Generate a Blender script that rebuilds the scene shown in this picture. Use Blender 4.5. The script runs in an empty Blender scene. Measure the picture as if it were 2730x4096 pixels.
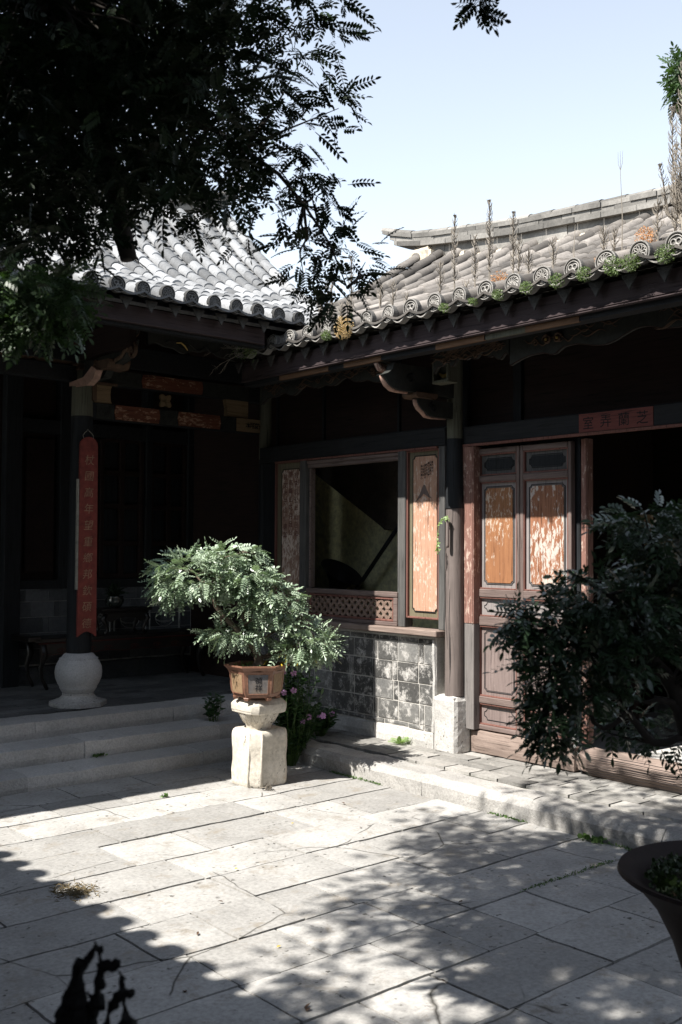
import bpy, math, random
import numpy as np
from mathutils import Vector, Matrix, noise
R = math.radians
random.seed(11)
rng = np.random.default_rng(7)
SC = bpy.context.scene
COL = SC.collection

# ------------------------------------------------------------------ camera
cam = bpy.data.cameras.new('camera')
cam.sensor_fit = 'VERTICAL'; cam.sensor_height = 36.0; cam.lens = 36.0*4118/4096
cam.clip_start = 0.05; cam.clip_end = 2000
cam.dof.use_dof = True; cam.dof.focus_distance = 7.2; cam.dof.aperture_fstop = 5.6
camo = bpy.data.objects.new('camera', cam); COL.objects.link(camo)
camo.location = (0, 0, 1.65)
camo.rotation_euler = (R(91.998), R(-0.316), R(-40.856))
SC.camera = camo

# ------------------------------------------------------------------ light
ELEV = 52.0
w = bpy.data.worlds.new('World'); SC.world = w; w.use_nodes = True
nt = w.node_tree; nt.nodes.clear()
sky = nt.nodes.new('ShaderNodeTexSky'); sky.sky_type = 'NISHITA'; sky.sun_disc = False
sky.sun_elevation = R(ELEV); sky.sun_rotation = R(-90)
sky.air_density = 1.3; sky.dust_density = 0.0; sky.ozone_density = 1.0; sky.altitude = 0
bg = nt.nodes.new('ShaderNodeBackground'); bg.inputs[1].default_value = 0.12
wo = nt.nodes.new('ShaderNodeOutputWorld')
hs = nt.nodes.new('ShaderNodeHueSaturation'); hs.inputs['Saturation'].default_value = 0.5
nt.links.new(sky.outputs[0], hs.inputs['Color']); nt.links.new(hs.outputs[0], bg.inputs[0]); nt.links.new(bg.outputs[0], wo.inputs[0])
sl = bpy.data.lights.new('sun', 'SUN'); sl.energy = 5.0; sl.angle = R(0.53); sl.color = (1.0, 0.955, 0.89)
so = bpy.data.objects.new('sun', sl); COL.objects.link(so)
TRAVEL = Vector((math.cos(R(ELEV)), -0.05*math.cos(R(ELEV)), -math.sin(R(ELEV)))).normalized()
so.rotation_euler = TRAVEL.to_track_quat('-Z', 'Y').to_euler()
SC.view_settings.view_transform = 'Standard'; SC.view_settings.look = 'None'
SC.view_settings.exposure = 1.12; SC.view_settings.gamma = 1.0
SC.cycles.max_bounces = 8; SC.cycles.diffuse_bounces = 4
SC.cycles.use_denoising = True

# ------------------------------------------------------------------ materials
def nodes(name):
    m = bpy.data.materials.new(name); m.use_nodes = True
    t = m.node_tree; b = t.nodes['Principled BSDF']
    return m, t, b
def N(t, typ, **k):
    n = t.nodes.new(typ)
    for a, v in k.items():
        if hasattr(n, a): setattr(n, a, v)
        else: n.inputs[a].default_value = v
    return n
def coords(t, scale=(1,1,1)):
    tc = t.nodes.new('ShaderNodeTexCoord'); mp = t.nodes.new('ShaderNodeMapping')
    mp.inputs['Scale'].default_value = scale
    t.links.new(tc.outputs['Object'], mp.inputs[0]); return mp.outputs[0]
def noi(t, vec, scale, detail=5, rough=0.6, dist=0.0):
    n = t.nodes.new('ShaderNodeTexNoise'); n.inputs['Scale'].default_value = scale
    n.inputs['Detail'].default_value = detail; n.inputs['Roughness'].default_value = rough
    n.inputs['Distortion'].default_value = dist
    t.links.new(vec, n.inputs['Vector']); return n.outputs['Fac']
def ramp(t, fac, stops):
    r = t.nodes.new('ShaderNodeValToRGB'); e = r.color_ramp.elements
    while len(e) < len(stops): e.new(0.5)
    for i, (p, c) in enumerate(stops):
        e[i].position = p; e[i].color = (c, c, c, 1) if not isinstance(c, (tuple, list)) else (*c, 1)
    t.links.new(fac, r.inputs[0]); return r.outputs[0]
def mix(t, fac, a, b, mode='MIX'):
    n = t.nodes.new('ShaderNodeMix'); n.data_type = 'RGBA'; n.blend_type = mode
    for s, v in ((0, fac), (6, a), (7, b)):
        if isinstance(v, (int, float)): n.inputs[s].default_value = v if s == 0 else (v, v, v, 1)
        elif isinstance(v, (tuple, list)): n.inputs[s].default_value = (*v, 1)
        else: t.links.new(v, n.inputs[s])
    return n.outputs[2]
def bump(t, b, h, strength=0.5, dist=0.01):
    n = t.nodes.new('ShaderNodeBump'); n.inputs['Strength'].default_value = strength
    n.inputs['Distance'].default_value = dist
    t.links.new(h, n.inputs['Height']); t.links.new(n.outputs[0], b.inputs['Normal'])
def tint(t):
    a = t.nodes.new('ShaderNodeAttribute'); a.attribute_name = 'tint'; return a.outputs['Fac']

def wood(name, dark, light, axis=2, rough=0.75, worn=None, wornlim=0.62, scale=1.0):
    m, t, b = nodes(name)
    s = [70*scale]*3; s[axis] = 3.2*scale
    v = coords(t, tuple(s)); g = noi(t, v, 1.0, 8, 0.65, 0.6)
    v1 = coords(t); big = noi(t, v1, 2.3, 4)
    g2 = mix(t, 0.35, g, big)
    c = ramp(t, g2, [(0.3, dark), (0.68, light)])
    if worn:
        s2 = [46]*3; s2[axis] = 17.0
        v2 = coords(t, tuple(s2)); w_ = noi(t, v2, 1.0, 7, 0.7, 0.3)
        wb = noi(t, v1, 3.1, 3)
        wf = mix(t, 0.3, w_, wb)
        f = ramp(t, wf, [(wornlim-0.03, 0.0), (wornlim+0.015, 1.0)])
        c = mix(t, f, c, worn)
    cr = ramp(t, g, [(0.34, 0.3), (0.42, 1.0)])
    c = mix(t, 0.8, c, cr, 'MULTIPLY')
    t.links.new(c, b.inputs['Base Color']); b.inputs['Roughness'].default_value = rough
    b.inputs['Specular IOR Level'].default_value = 0.25
    bump(t, b, g, 0.6, 0.004)
    return m
def stone(name, a, c_, spots=0.0, rough=0.85, bs=0.5, bd=0.006, fine=60, usetint=0.0, stain=None, stainlim=0.6, crack=False, pit=0, stsc=4.5):
    m, t, b = nodes(name)
    v = coords(t)
    n1 = noi(t, v, 3.0, 6); n2 = noi(t, v, fine, 6, 0.7)
    c = ramp(t, n1, [(0.3, a), (0.7, c_)])
    sp = ramp(t, n2, [(0.3, 0.72), (0.6, 1.08)])
    c = mix(t, 1.0, c, sp, 'MULTIPLY')
    if usetint:
        tt = ramp(t, tint(t), [(0.0, 1-usetint), (1.0, 1+usetint*0.4)])
        c = mix(t, 1.0, c, tt, 'MULTIPLY')
    if stain:
        n3 = noi(t, v, stsc, 10, 0.8, 0.2)
        f = ramp(t, n3, [(stainlim, 0.0), (stainlim+0.12, 1.0)])
        c = mix(t, f, c, stain)
    if pit:
        n4 = noi(t, v, pit, 3, 0.5); n5 = noi(t, v, 2.2, 3)
        f1 = ramp(t, n4, [(0.30, 1.0), (0.37, 0.0)]); f2 = ramp(t, n5, [(0.46, 0.0), (0.56, 1.0)])
        f = mix(t, 1.0, f1, f2, 'MULTIPLY')
        c = mix(t, f, c, (0.07, 0.066, 0.058))
    if crack:
        vd = mix(t, 0.12, v, N_color(t, v), 'ADD')
        vo = t.nodes.new('ShaderNodeTexVoronoi'); vo.feature = 'DISTANCE_TO_EDGE'; vo.inputs['Scale'].default_value = 1.1
        t.links.new(vd, vo.inputs['Vector'])
        f1 = ramp(t, vo.outputs['Distance'], [(0.0, 1.0), (0.007, 0.0)]); n5 = noi(t, v, 1.3, 3)
        f2 = ramp(t, n5, [(0.52, 0.0), (0.56, 1.0)])
        f = mix(t, 1.0, f1, f2, 'MULTIPLY')
        c = mix(t, f, c, (0.05, 0.047, 0.04))
    t.links.new(c, b.inputs['Base Color']); b.inputs['Roughness'].default_value = rough
    b.inputs['Specular IOR Level'].default_value = 0.3
    h = mix(t, 0.5, n2, noi(t, v, fine*0.3, 5, 0.6))
    bump(t, b, h, bs, bd)
    return m
def N_color(t, v):
    n = t.nodes.new('ShaderNodeTexNoise'); n.inputs['Scale'].default_value = 2.0; n.inputs['Detail'].default_value = 4
    t.links.new(v, n.inputs['Vector']); return n.outputs['Color']
def leafmat(name, a, b_, rough=0.4, trans=0.25, spec=0.5, back=None):
    m, t, b = nodes(name)
    c = ramp(t, tint(t), [(0.0, a), (1.0, b_)])
    t.links.new(c, b.inputs['Base Color']); b.inputs['Roughness'].default_value = rough
    b.inputs['Specular IOR Level'].default_value = spec
    if trans:
        tr = t.nodes.new('ShaderNodeBsdfTranslucent'); ms = t.nodes.new('ShaderNodeMixShader')
        c2 = mix(t, 1.0, c, (1.3, 1.6, 0.6), 'MULTIPLY'); t.links.new(c2, tr.inputs[0])
        ms.inputs[0].default_value = trans
        t.links.new(b.outputs[0], ms.inputs[1]); t.links.new(tr.outputs[0], ms.inputs[2])
        t.links.new(ms.outputs[0], t.nodes['Material Output'].inputs[0])
    return m
def plain(name, c, rough=0.8, spec=0.3):
    m, t, b = nodes(name)
    v = coords(t); n1 = noi(t, v, 18, 6, 0.7)
    cc = ramp(t, n1, [(0.3, tuple(x*0.6 for x in c)), (0.7, tuple(min(1, x*1.25) for x in c))])
    t.links.new(cc, b.inputs['Base Color']); b.inputs['Roughness'].default_value = rough
    b.inputs['Specular IOR Level'].default_value = spec
    bump(t, b, n1, 0.3, 0.003)
    return m

M = {}
M['slab'] = stone('paving_stone', (0.30,0.292,0.276), (0.42,0.41,0.39), usetint=0.24, fine=45, bs=0.35, bd=0.004, stain=(0.24,0.215,0.18), stainlim=0.54, crack=True, pit=26)
M['joint'] = plain('joint_earth', (0.05,0.05,0.035))
M['earth'] = plain('earth', (0.12,0.11,0.09))
M['step'] = stone('step_stone', (0.46,0.45,0.43), (0.60,0.585,0.56), usetint=0.2, fine=70, bs=1.0, bd=0.012, stain=(0.24,0.22,0.19), stainlim=0.6)
M['curb'] = stone('curb_stone', (0.28,0.272,0.258), (0.42,0.405,0.38), usetint=0.15, fine=70, bs=1.0, bd=0.012, stain=(0.33,0.24,0.16), stainlim=0.62)
M['paver'] = stone('dark_paver', (0.22,0.215,0.20), (0.38,0.365,0.34), usetint=0.4, fine=40, stain=(0.33,0.31,0.28), stainlim=0.56)
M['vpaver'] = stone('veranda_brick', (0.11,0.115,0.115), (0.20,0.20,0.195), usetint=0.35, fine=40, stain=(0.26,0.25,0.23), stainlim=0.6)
M['brick'] = stone('dark_brick', (0.10,0.10,0.098), (0.19,0.186,0.175), usetint=0.6, fine=55, stain=(0.48,0.465,0.44), stainlim=0.50, bs=0.7, stsc=11)
M['hallbrick'] = stone('hall_brick', (0.08,0.086,0.09), (0.15,0.155,0.16), usetint=0.5, fine=35, stain=(0.17,0.17,0.165), stainlim=0.6)
M['mortar'] = stone('mortar', (0.42,0.40,0.37), (0.58,0.56,0.52), fine=50)
M['hallmortar'] = plain('hall_mortar', (0.40,0.40,0.385))
M['plinth'] = stone('plinth_stone', (0.40,0.39,0.37), (0.56,0.545,0.52), fine=60, bs=0.7, bd=0.008, pit=45)
M['pale'] = stone('pale_stone', (0.46,0.42,0.35), (0.64,0.60,0.53), fine=40, bs=0.8, bd=0.008, stain=(0.42,0.30,0.17), stainlim=0.58, pit=30)
M['ball'] = stone('ball_stone', (0.40,0.40,0.40), (0.54,0.54,0.54), fine=80, bs=0.35, bd=0.003, stain=(0.34,0.31,0.28), stainlim=0.64)
M['tileL'] = stone('pale_roof_tile', (0.20,0.205,0.21), (0.32,0.325,0.33), usetint=0.62, fine=50, stain=(0.42,0.405,0.38), stainlim=0.62, bs=0.4)
M['tileR'] = stone('brown_roof_tile', (0.135,0.122,0.11), (0.25,0.228,0.205), usetint=0.7, fine=50, stain=(0.32,0.295,0.26), stainlim=0.62, bs=0.4)
M['disc'] = stone('tile_disc', (0.09,0.09,0.088), (0.17,0.165,0.155), fine=60, usetint=.75)
M['drip'] = stone('shaded_drip_clay', (0.035,0.034,0.032), (0.08,0.077,0.072), fine=60)  # clay colour darkened to paint the shade below the pan lips
M['discR'] = stone('tile_disc_pale', (0.22,0.208,0.19), (0.36,0.345,0.32), fine=60, usetint=.75)
M['ridge'] = stone('ridge_stone', (0.15,0.143,0.13), (0.30,0.285,0.26), usetint=0.5, fine=45, stain=(0.12,0.12,0.11), stainlim=0.6)
M['plaster'] = plain('lime_plaster', (0.55,0.48,0.38))
M['fascia'] = wood('fascia_wood', (0.030,0.021,0.022), (0.066,0.049,0.050), axis=1, rough=0.8)
M['fasciaX'] = wood('fascia_wood_x', (0.030,0.021,0.022), (0.066,0.049,0.050), axis=0, rough=0.8)
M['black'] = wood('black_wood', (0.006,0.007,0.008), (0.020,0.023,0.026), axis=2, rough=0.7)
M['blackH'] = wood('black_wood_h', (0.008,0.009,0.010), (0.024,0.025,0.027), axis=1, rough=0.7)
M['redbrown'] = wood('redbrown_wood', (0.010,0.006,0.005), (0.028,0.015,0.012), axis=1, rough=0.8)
M['redpost'] = wood('red_post_wood', (0.16,0.08,0.062), (0.28,0.155,0.125), axis=2, rough=0.75, worn=(0.46,0.34,0.28), wornlim=0.565)
M['greypost'] = wood('grey_post_wood', (0.10,0.095,0.09), (0.22,0.20,0.19), axis=2)
M['column'] = wood('column_wood', (0.085,0.07,0.065), (0.20,0.165,0.15), axis=2, rough=0.85, scale=0.8)
M['frame'] = wood('door_frame_wood', (0.075,0.054,0.047), (0.20,0.152,0.137), axis=2, rough=0.7)
M['frameH'] = wood('door_frame_wood_h', (0.075,0.054,0.047), (0.20,0.152,0.137), axis=1, rough=0.7)
M['redtrim'] = wood('red_trim_wood', (0.10,0.042,0.033), (0.21,0.10,0.08), axis=2)
M['greyboard'] = wood('grey_board', (0.16,0.145,0.14), (0.30,0.27,0.26), axis=2)
M['mauve'] = wood('mauve_board', (0.11,0.082,0.076), (0.25,0.197,0.182), axis=2, worn=(0.36,0.32,0.30), wornlim=0.66)
M['orange'] = wood('orange_board', (0.19,0.082,0.042), (0.37,0.18,0.085), axis=2, worn=(0.50,0.42,0.34), wornlim=0.575, rough=0.5)
M['orange2'] = wood('orange_board_worn', (0.18,0.075,0.042), (0.32,0.15,0.085), axis=2, worn=(0.50,0.45,0.40), wornlim=0.54, rough=0.5)
M['tanboard'] = wood('tan_board', (0.36,0.19,0.12), (0.50,0.31,0.22), axis=2, worn=(0.56,0.45,0.37), wornlim=0.56)
M['tandark'] = wood('tan_board_peeling', (0.20,0.11,0.08), (0.38,0.25,0.19), axis=2, worn=(0.62,0.52,0.44), wornlim=0.53)
M['olive'] = wood('olive_border', (0.10,0.09,0.055), (0.19,0.165,0.11), axis=2)
M['mauveblue'] = wood('blue_grey_post', (0.038,0.039,0.038), (0.13,0.126,0.12), axis=2)
M['sill'] = wood('sill_wood', (0.13,0.095,0.08), (0.30,0.235,0.20), axis=1, rough=0.85)
M['lattice'] = wood('lattice_wood', (0.12,0.082,0.062), (0.26,0.185,0.15), axis=1)
M['redpaint'] = wood('red_sign_paint', (0.11,0.032,0.026), (0.18,0.055,0.043), axis=1, rough=0.6)
M['board'] = plain('red_couplet_paint', (0.20,0.042,0.032), rough=0.6)
M['boardedge'] = plain('grey_board_edge', (0.28,0.27,0.23))
M['beamred'] = wood('red_beam_paint', (0.07,0.022,0.014), (0.20,0.075,0.042), axis=0, worn=(0.36,0.22,0.14), wornlim=0.56)
M['ochre'] = wood('ochre_paint', (0.17,0.115,0.062), (0.29,0.205,0.12), axis=0)
M['ochreY'] = wood('ochre_paint_y', (0.11,0.06,0.035), (0.20,0.115,0.065), axis=1)
M['green'] = wood('green_band_paint', (0.07,0.07,0.05), (0.14,0.14,0.105), axis=2)
M['carve'] = plain('carved_dark_green', (0.030,0.031,0.027))
M['carvebrown'] = plain('carved_brown', (0.10,0.062,0.04))
M['carvered'] = plain('carved_rose', (0.42,0.27,0.21))
M['gold'] = plain('old_gilt', (0.55,0.38,0.12), rough=0.4)
M['ink'] = plain('ink', (0.012,0.012,0.014))
M['faintink'] = plain('faint_ink', (0.12,0.045,0.035))
M['goldtext'] = plain('worn_gilt_lettering', (0.34,0.22,0.14))
M['terra'] = stone('glazed_clay', (0.15,0.075,0.05), (0.27,0.14,0.092), fine=60, rough=0.4, bs=0.2, bd=0.002)
M['ochrepanel'] = stone('ochre_clay_panel', (0.21,0.14,0.08), (0.31,0.215,0.13), fine=50, rough=0.6, stain=(0.30,0.20,0.11), stainlim=0.6)
M['bluepanel'] = stone('blue_clay_panel', (0.07,0.095,0.13), (0.20,0.15,0.10), fine=40, rough=0.4)
M['soil'] = plain('soil', (0.035,0.024,0.015))
M['bark'] = plain('bark', (0.13,0.10,0.075), rough=0.9)
M['darkbark'] = plain('dark_bark', (0.045,0.038,0.032), rough=0.9)
M['leafbonsai'] = leafmat('bonsai_leaf', (0.14,0.205,0.125), (0.38,0.46,0.34), rough=0.32, spec=0.8, trans=0.10)
M['leafyellow'] = leafmat('yellow_leaf', (0.5,0.34,0.03), (0.62,0.45,0.06))
M['leafdark'] = leafmat('shaded_leaf', (0.004,0.010,0.004), (0.018,0.036,0.012), rough=0.6, trans=0.05, spec=0.15)  # leaf colour darkened to paint the shade inside the crown
M['leaflow'] = leafmat('sunlit_leaf', (0.020,0.042,0.017), (0.072,0.12,0.048), rough=0.45, trans=0.2)  # lighter copy of the tree leaf, paints the sunlit low branch
M['leafbowl'] = leafmat('bowl_tree_leaf', (0.024,0.052,0.024), (0.065,0.115,0.055), rough=0.30, trans=0.08, spec=0.9)
M['drybrown'] = leafmat('brown_moss', (0.10,0.075,0.04), (0.22,0.17,0.09), rough=0.9, trans=0.05)
M['leafbowlcover'] = leafmat('bowl_cover_leaf', (0.012,0.028,0.008), (0.05,0.085,0.022), rough=0.5, trans=0.1)
M['leafperi'] = leafmat('periwinkle_leaf', (0.025,0.06,0.025), (0.06,0.12,0.045), rough=0.4, trans=0.15)
M['petal'] = leafmat('pink_petal', (0.55,0.27,0.58), (0.68,0.38,0.68), rough=0.6, trans=0.2)
M['fern'] = leafmat('fern_leaf', (0.20,0.30,0.11), (0.36,0.46,0.22), trans=0.3)
M['moss'] = leafmat('green_moss', (0.07,0.12,0.035), (0.22,0.29,0.11), trans=0.2)
M['weed'] = leafmat('joint_weed', (0.05,0.10,0.03), (0.13,0.22,0.06), trans=0.2)
M['drygrey'] = leafmat('dry_stem', (0.17,0.15,0.125), (0.32,0.285,0.24), rough=0.9, trans=0, spec=0.1)
M['dryorange'] = leafmat('dry_orange_moss', (0.45,0.20,0.08), (0.62,0.34,0.16), rough=0.9, trans=0.1)
M['drytan'] = leafmat('dry_tan_moss', (0.50,0.34,0.16), (0.66,0.49,0.27), rough=0.9, trans=0.1)
M['lacquer'] = plain('black_lacquer', (0.010,0.008,0.007), rough=0.35, spec=0.5)
M['redlac'] = plain('red_lacquer', (0.09,0.018,0.014), rough=0.5)
M['glaze'] = plain('dark_glazed_pot', (0.03,0.035,0.03), rough=0.15, spec=0.8)
M['bowl'] = stone('brown_glazed_bowl', (0.012,0.007,0.006), (0.026,0.014,0.011), fine=30, rough=0.75, bs=0.3)
M['drift'] = plain('near_black_wood', (0.010,0.009,0.009), rough=0.9)  # even near-black base colour for stump, stem and tub
M['roomwall'] = plain('green_plaster', (0.72,0.69,0.42))
M['roomtan'] = plain('tan_screen', (0.42,0.30,0.18))
M['horn'] = plain('black_horn', (0.015,0.013,0.012), rough=0.6)
M['woven'] = stone('woven_ceiling', (0.035,0.03,0.025), (0.09,0.075,0.06), fine=55, bs=1.0, bd=0.02)

# ------------------------------------------------------------------ mesh helper
class MB:
    def __init__(s): s.v = []; s.f = []; s.t = []; s.cur = 0.5
    def add(s, vs, fs, tint=None):
        o = len(s.v); s.v.extend([tuple(p) for p in vs])
        tt = s.cur if tint is None else tint
        for f in fs: s.f.append(tuple(i+o for i in f)); s.t.append(tt)
    def box(s, x0, x1, y0, y1, z0, z1, tint=None):
        if x0 > x1: x0, x1 = x1, x0
        if y0 > y1: y0, y1 = y1, y0
        if z0 > z1: z0, z1 = z1, z0
        v = [(x0,y0,z0),(x1,y0,z0),(x1,y1,z0),(x0,y1,z0),(x0,y0,z1),(x1,y0,z1),(x1,y1,z1),(x0,y1,z1)]
        s.add(v, [(0,3,2,1),(4,5,6,7),(0,1,5,4),(1,2,6,5),(2,3,7,6),(3,0,4,7)], tint)
    def rough(s, x0, x1, y0, y1, z0, z1, amp=0.006, cell=0.06, rnd=0.012, tint=None, seed=0, ends=None):
        """weathered stone block: gridded box, edges eased, faces uneven"""
        nx = max(2, min(26, int((x1-x0)/cell))); ny = max(2, min(26, int((y1-y0)/cell))); nz = max(2, min(12, int((z1-z0)/cell)))
        idx = {}; vs = []; fs = []
        def vid(i, j, k):
            if (i,j,k) in idx: return idx[(i,j,k)]
            x = x0+(x1-x0)*i/nx; y = y0+(y1-y0)*j/ny; z = z0+(z1-z0)*k/nz
            ex = 1 if i in (0,nx) else 0; ey = 1 if j in (0,ny) else 0; ez = 1 if k in (0,nz) else 0
            sx = (-1 if i == 0 else 1)*ex; sy = (-1 if j == 0 else 1)*ey; sz = (-1 if k == 0 else 1)*ez
            cnt = ex+ey+ez-((ex, ey, ez)[ends] if ends is not None else 0)
            if cnt >= 2:
                if ends != 0: x -= sx*rnd
                if ends != 1: y -= sy*rnd
                if ends != 2: z -= sz*rnd
            n = noise.noise_vector(Vector((x*5+seed, y*5, z*5)))
            n2 = noise.noise_vector(Vector((x*17+seed, y*17, z*17)))
            d = amp*(n+0.6*n2)
            p = (x+d.x*(1 if ex else .3), y+d.y*(1 if ey else .3), z+d.z*(1 if ez else .3))
            idx[(i,j,k)] = len(vs); vs.append(p); return idx[(i,j,k)]
        for i in range(nx):
            for j in range(ny):
                fs.append((vid(i,j,0),vid(i,j+1,0),vid(i+1,j+1,0),vid(i+1,j,0)))
                fs.append((vid(i,j,nz),vid(i+1,j,nz),vid(i+1,j+1,nz),vid(i,j+1,nz)))
        for i in range(nx):
            for k in range(nz):
                fs.append((vid(i,0,k),vid(i+1,0,k),vid(i+1,0,k+1),vid(i,0,k+1)))
                fs.append((vid(i,ny,k),vid(i,ny,k+1),vid(i+1,ny,k+1),vid(i+1,ny,k)))
        for j in range(ny):
            for k in range(nz):
                fs.append((vid(0,j,k),vid(0,j,k+1),vid(0,j+1,k+1),vid(0,j+1,k)))
                fs.append((vid(nx,j,k),vid(nx,j+1,k),vid(nx,j+1,k+1),vid(nx,j,k+1)))
        s.add(vs, fs, tint)
    def prism(s, pts, axis, a, b, tint=None):
        """extrude a 2D outline along an axis; pts are the two other coordinates in order"""
        def P(p, w):
            return (w, p[0], p[1]) if axis == 0 else ((p[0], w, p[1]) if axis == 1 else (p[0], p[1], w))
        n = len(pts); v = [P(p, a) for p in pts]+[P(p, b) for p in pts]
        f = [tuple(range(n)), tuple(range(2*n-1, n-1, -1))]
        f += [(i, (i+1) % n, n+(i+1) % n, n+i) for i in range(n)]
        s.add(v, f, tint)
    def lathe(s, prof, c, n=24, caps=True, tint=None, rot=0, sx=1, sy=1):
        v = []; f = []
        for r, z in prof:
            for i in range(n):
                a = 2*math.pi*i/n+rot; v.append((c[0]+r*sx*math.cos(a), c[1]+r*sy*math.sin(a), c[2]+z))
        m = len(prof)
        for k in range(m-1):
            for i in range(n): f.append((k*n+i, k*n+(i+1) % n, (k+1)*n+(i+1) % n, (k+1)*n+i))
        if caps: f.append(tuple(range(n-1, -1, -1))); f.append(tuple((m-1)*n+i for i in range(n)))
        s.add(v, f, tint)
    def tube(s, pts, rad, n=8, tint=None, caps=True):
        pts = [Vector(p) for p in pts]
        if isinstance(rad, (int, float)): rad = [rad]*len(pts)
        v = []; f = []; up = None
        for i, p in enumerate(pts):
            d = (pts[min(i+1, len(pts)-1)]-pts[max(i-1, 0)])
            if d.length < 1e-9: d = Vector((0,0,1))
            d.normalize()
            if up is None: up = d.orthogonal().normalized()
            up = (up-d*up.dot(d))
            if up.length < 1e-6: up = d.orthogonal()
            up.normalize(); sd = d.cross(up)
            for k in range(n):
                a = 2*math.pi*k/n; v.append(p+up*math.cos(a)*rad[i]+sd*math.sin(a)*rad[i])
        for i in range(len(pts)-1):
            for k in range(n): f.append((i*n+k, i*n+(k+1) % n, (i+1)*n+(k+1) % n, (i+1)*n+k))
        if caps: f.append(tuple(range(n-1, -1, -1))); f.append(tuple((len(pts)-1)*n+k for k in range(n)))
        s.add(v, f, tint)
    def mesh(s, name, origin=(0,0,0)):
        me = bpy.data.meshes.new(name); o = Vector(origin)
        me.from_pydata([tuple(Vector(p)-o) for p in s.v], [], s.f)
        a = me.attributes.new('tint', 'FLOAT', 'FACE'); a.data.foreach_set('value', s.t)
        me.update(); return me
    def obj(s, name, mat, parent=None, smooth=False, bevel=0.0, autos=None):
        org = parent_origin(parent) if parent is not None else getattr(s, 'origin', (0,0,0))
        me = s.mesh(name, org); me.materials.append(mat)
        o = bpy.data.objects.new(name, me); COL.objects.link(o)
        if parent is not None: o.parent = parent
        else: o.location = org
        if smooth: me.polygons.foreach_set('use_smooth', [True]*len(me.polygons))
        if autos is not None: me.set_sharp_from_angle(angle=R(autos))
        if bevel:
            md = o.modifiers.new('bevel', 'BEVEL'); md.width = bevel; md.segments = 1; md.limit_method = 'ANGLE'; md.angle_limit = R(50)
        return o
def parent_origin(p):
    x = Vector((0,0,0))
    while p is not None: x += Vector(p.location); p = p.parent
    return x
def thing(name, label, cat, loc=(0,0,0), group=None):
    o = bpy.data.objects.new(name, None); COL.objects.link(o); o.location = loc; o.empty_display_size = 0.1
    o['label'] = label; o['category'] = cat
    if group: o['group'] = group
    return o
def tag(o, label, cat, group=None):
    o['label'] = label; o['category'] = cat
    if group: o['group'] = group
    return o
def structure(o): o['kind'] = 'structure'; return o
def text_mb(chars, size, mat, name, parent, place, depth=0.0015, vertical=None, shear=0.0, bold=0.0, split=False):
    """lettering as thin raised mesh; place(i) -> (origin, right, up)"""
    V = []; F = []
    for i, ch in enumerate(chars):
        if ch == ' ': continue
        cu = bpy.data.curves.new('lettering', 'FONT'); cu.body = ch; cu.size = 1.0; cu.align_x = 'CENTER'; cu.align_y = 'CENTER'
        cu.shear = shear; cu.offset = bold; cu.resolution_u = 2
        to = bpy.data.objects.new('lettering', cu); COL.objects.link(to)
        dg = bpy.context.evaluated_depsgraph_get(); me = to.evaluated_get(dg).to_mesh()
        o, r, u = place(i); o = Vector(o); r = Vector(r); u = Vector(u)
        xs = [v.co for v in me.vertices]
        if xs:
            cx = (min(v.x for v in xs)+max(v.x for v in xs))/2; cy = (min(v.y for v in xs)+max(v.y for v in xs))/2
            b = len(V)
            for v in xs: V.append(o+r*((v.x-cx)*size)+u*((v.y-cy)*size))
            for p in me.polygons: F.append(tuple(b+k for k in p.vertices))
        to.to_mesh_clear() if hasattr(to, 'to_mesh_clear') else None
        bpy.data.objects.remove(to)
        if split and V:
            mb = MB(); mb.add(V, F); mb.obj('character', mat, parent); V = []; F = []
    if split: return None
    mb = MB(); mb.add(V, F)
    ob = mb.obj(name, mat, parent)
    return ob
def np_obj(name, V, F, T, mat, parent=None, smooth=False):
    """V (n,3), F (m,k) index array, T (m,) tint"""
    org = np.array(parent_origin(parent)) if parent is not None else np.zeros(3)
    me = bpy.data.meshes.new(name); n = len(V); m, k = F.shape
    me.vertices.add(n); me.vertices.foreach_set('co', (V-org).astype(np.float32).ravel())
    me.loops.add(m*k); me.loops.foreach_set('vertex_index', F.astype(np.int32).ravel())
    me.polygons.add(m); me.polygons.foreach_set('loop_start', np.arange(0, m*k, k, dtype=np.int32))
    me.polygons.foreach_set('loop_total', np.full(m, k, dtype=np.int32))
    a = me.attributes.new('tint', 'FLOAT', 'FACE'); a.data.foreach_set('value', T.astype(np.float32))
    me.update(calc_edges=True); me.validate(); me.materials.append(mat)
    o = bpy.data.objects.new(name, me); COL.objects.link(o)
    if parent is not None: o.parent = parent
    return o

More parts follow.
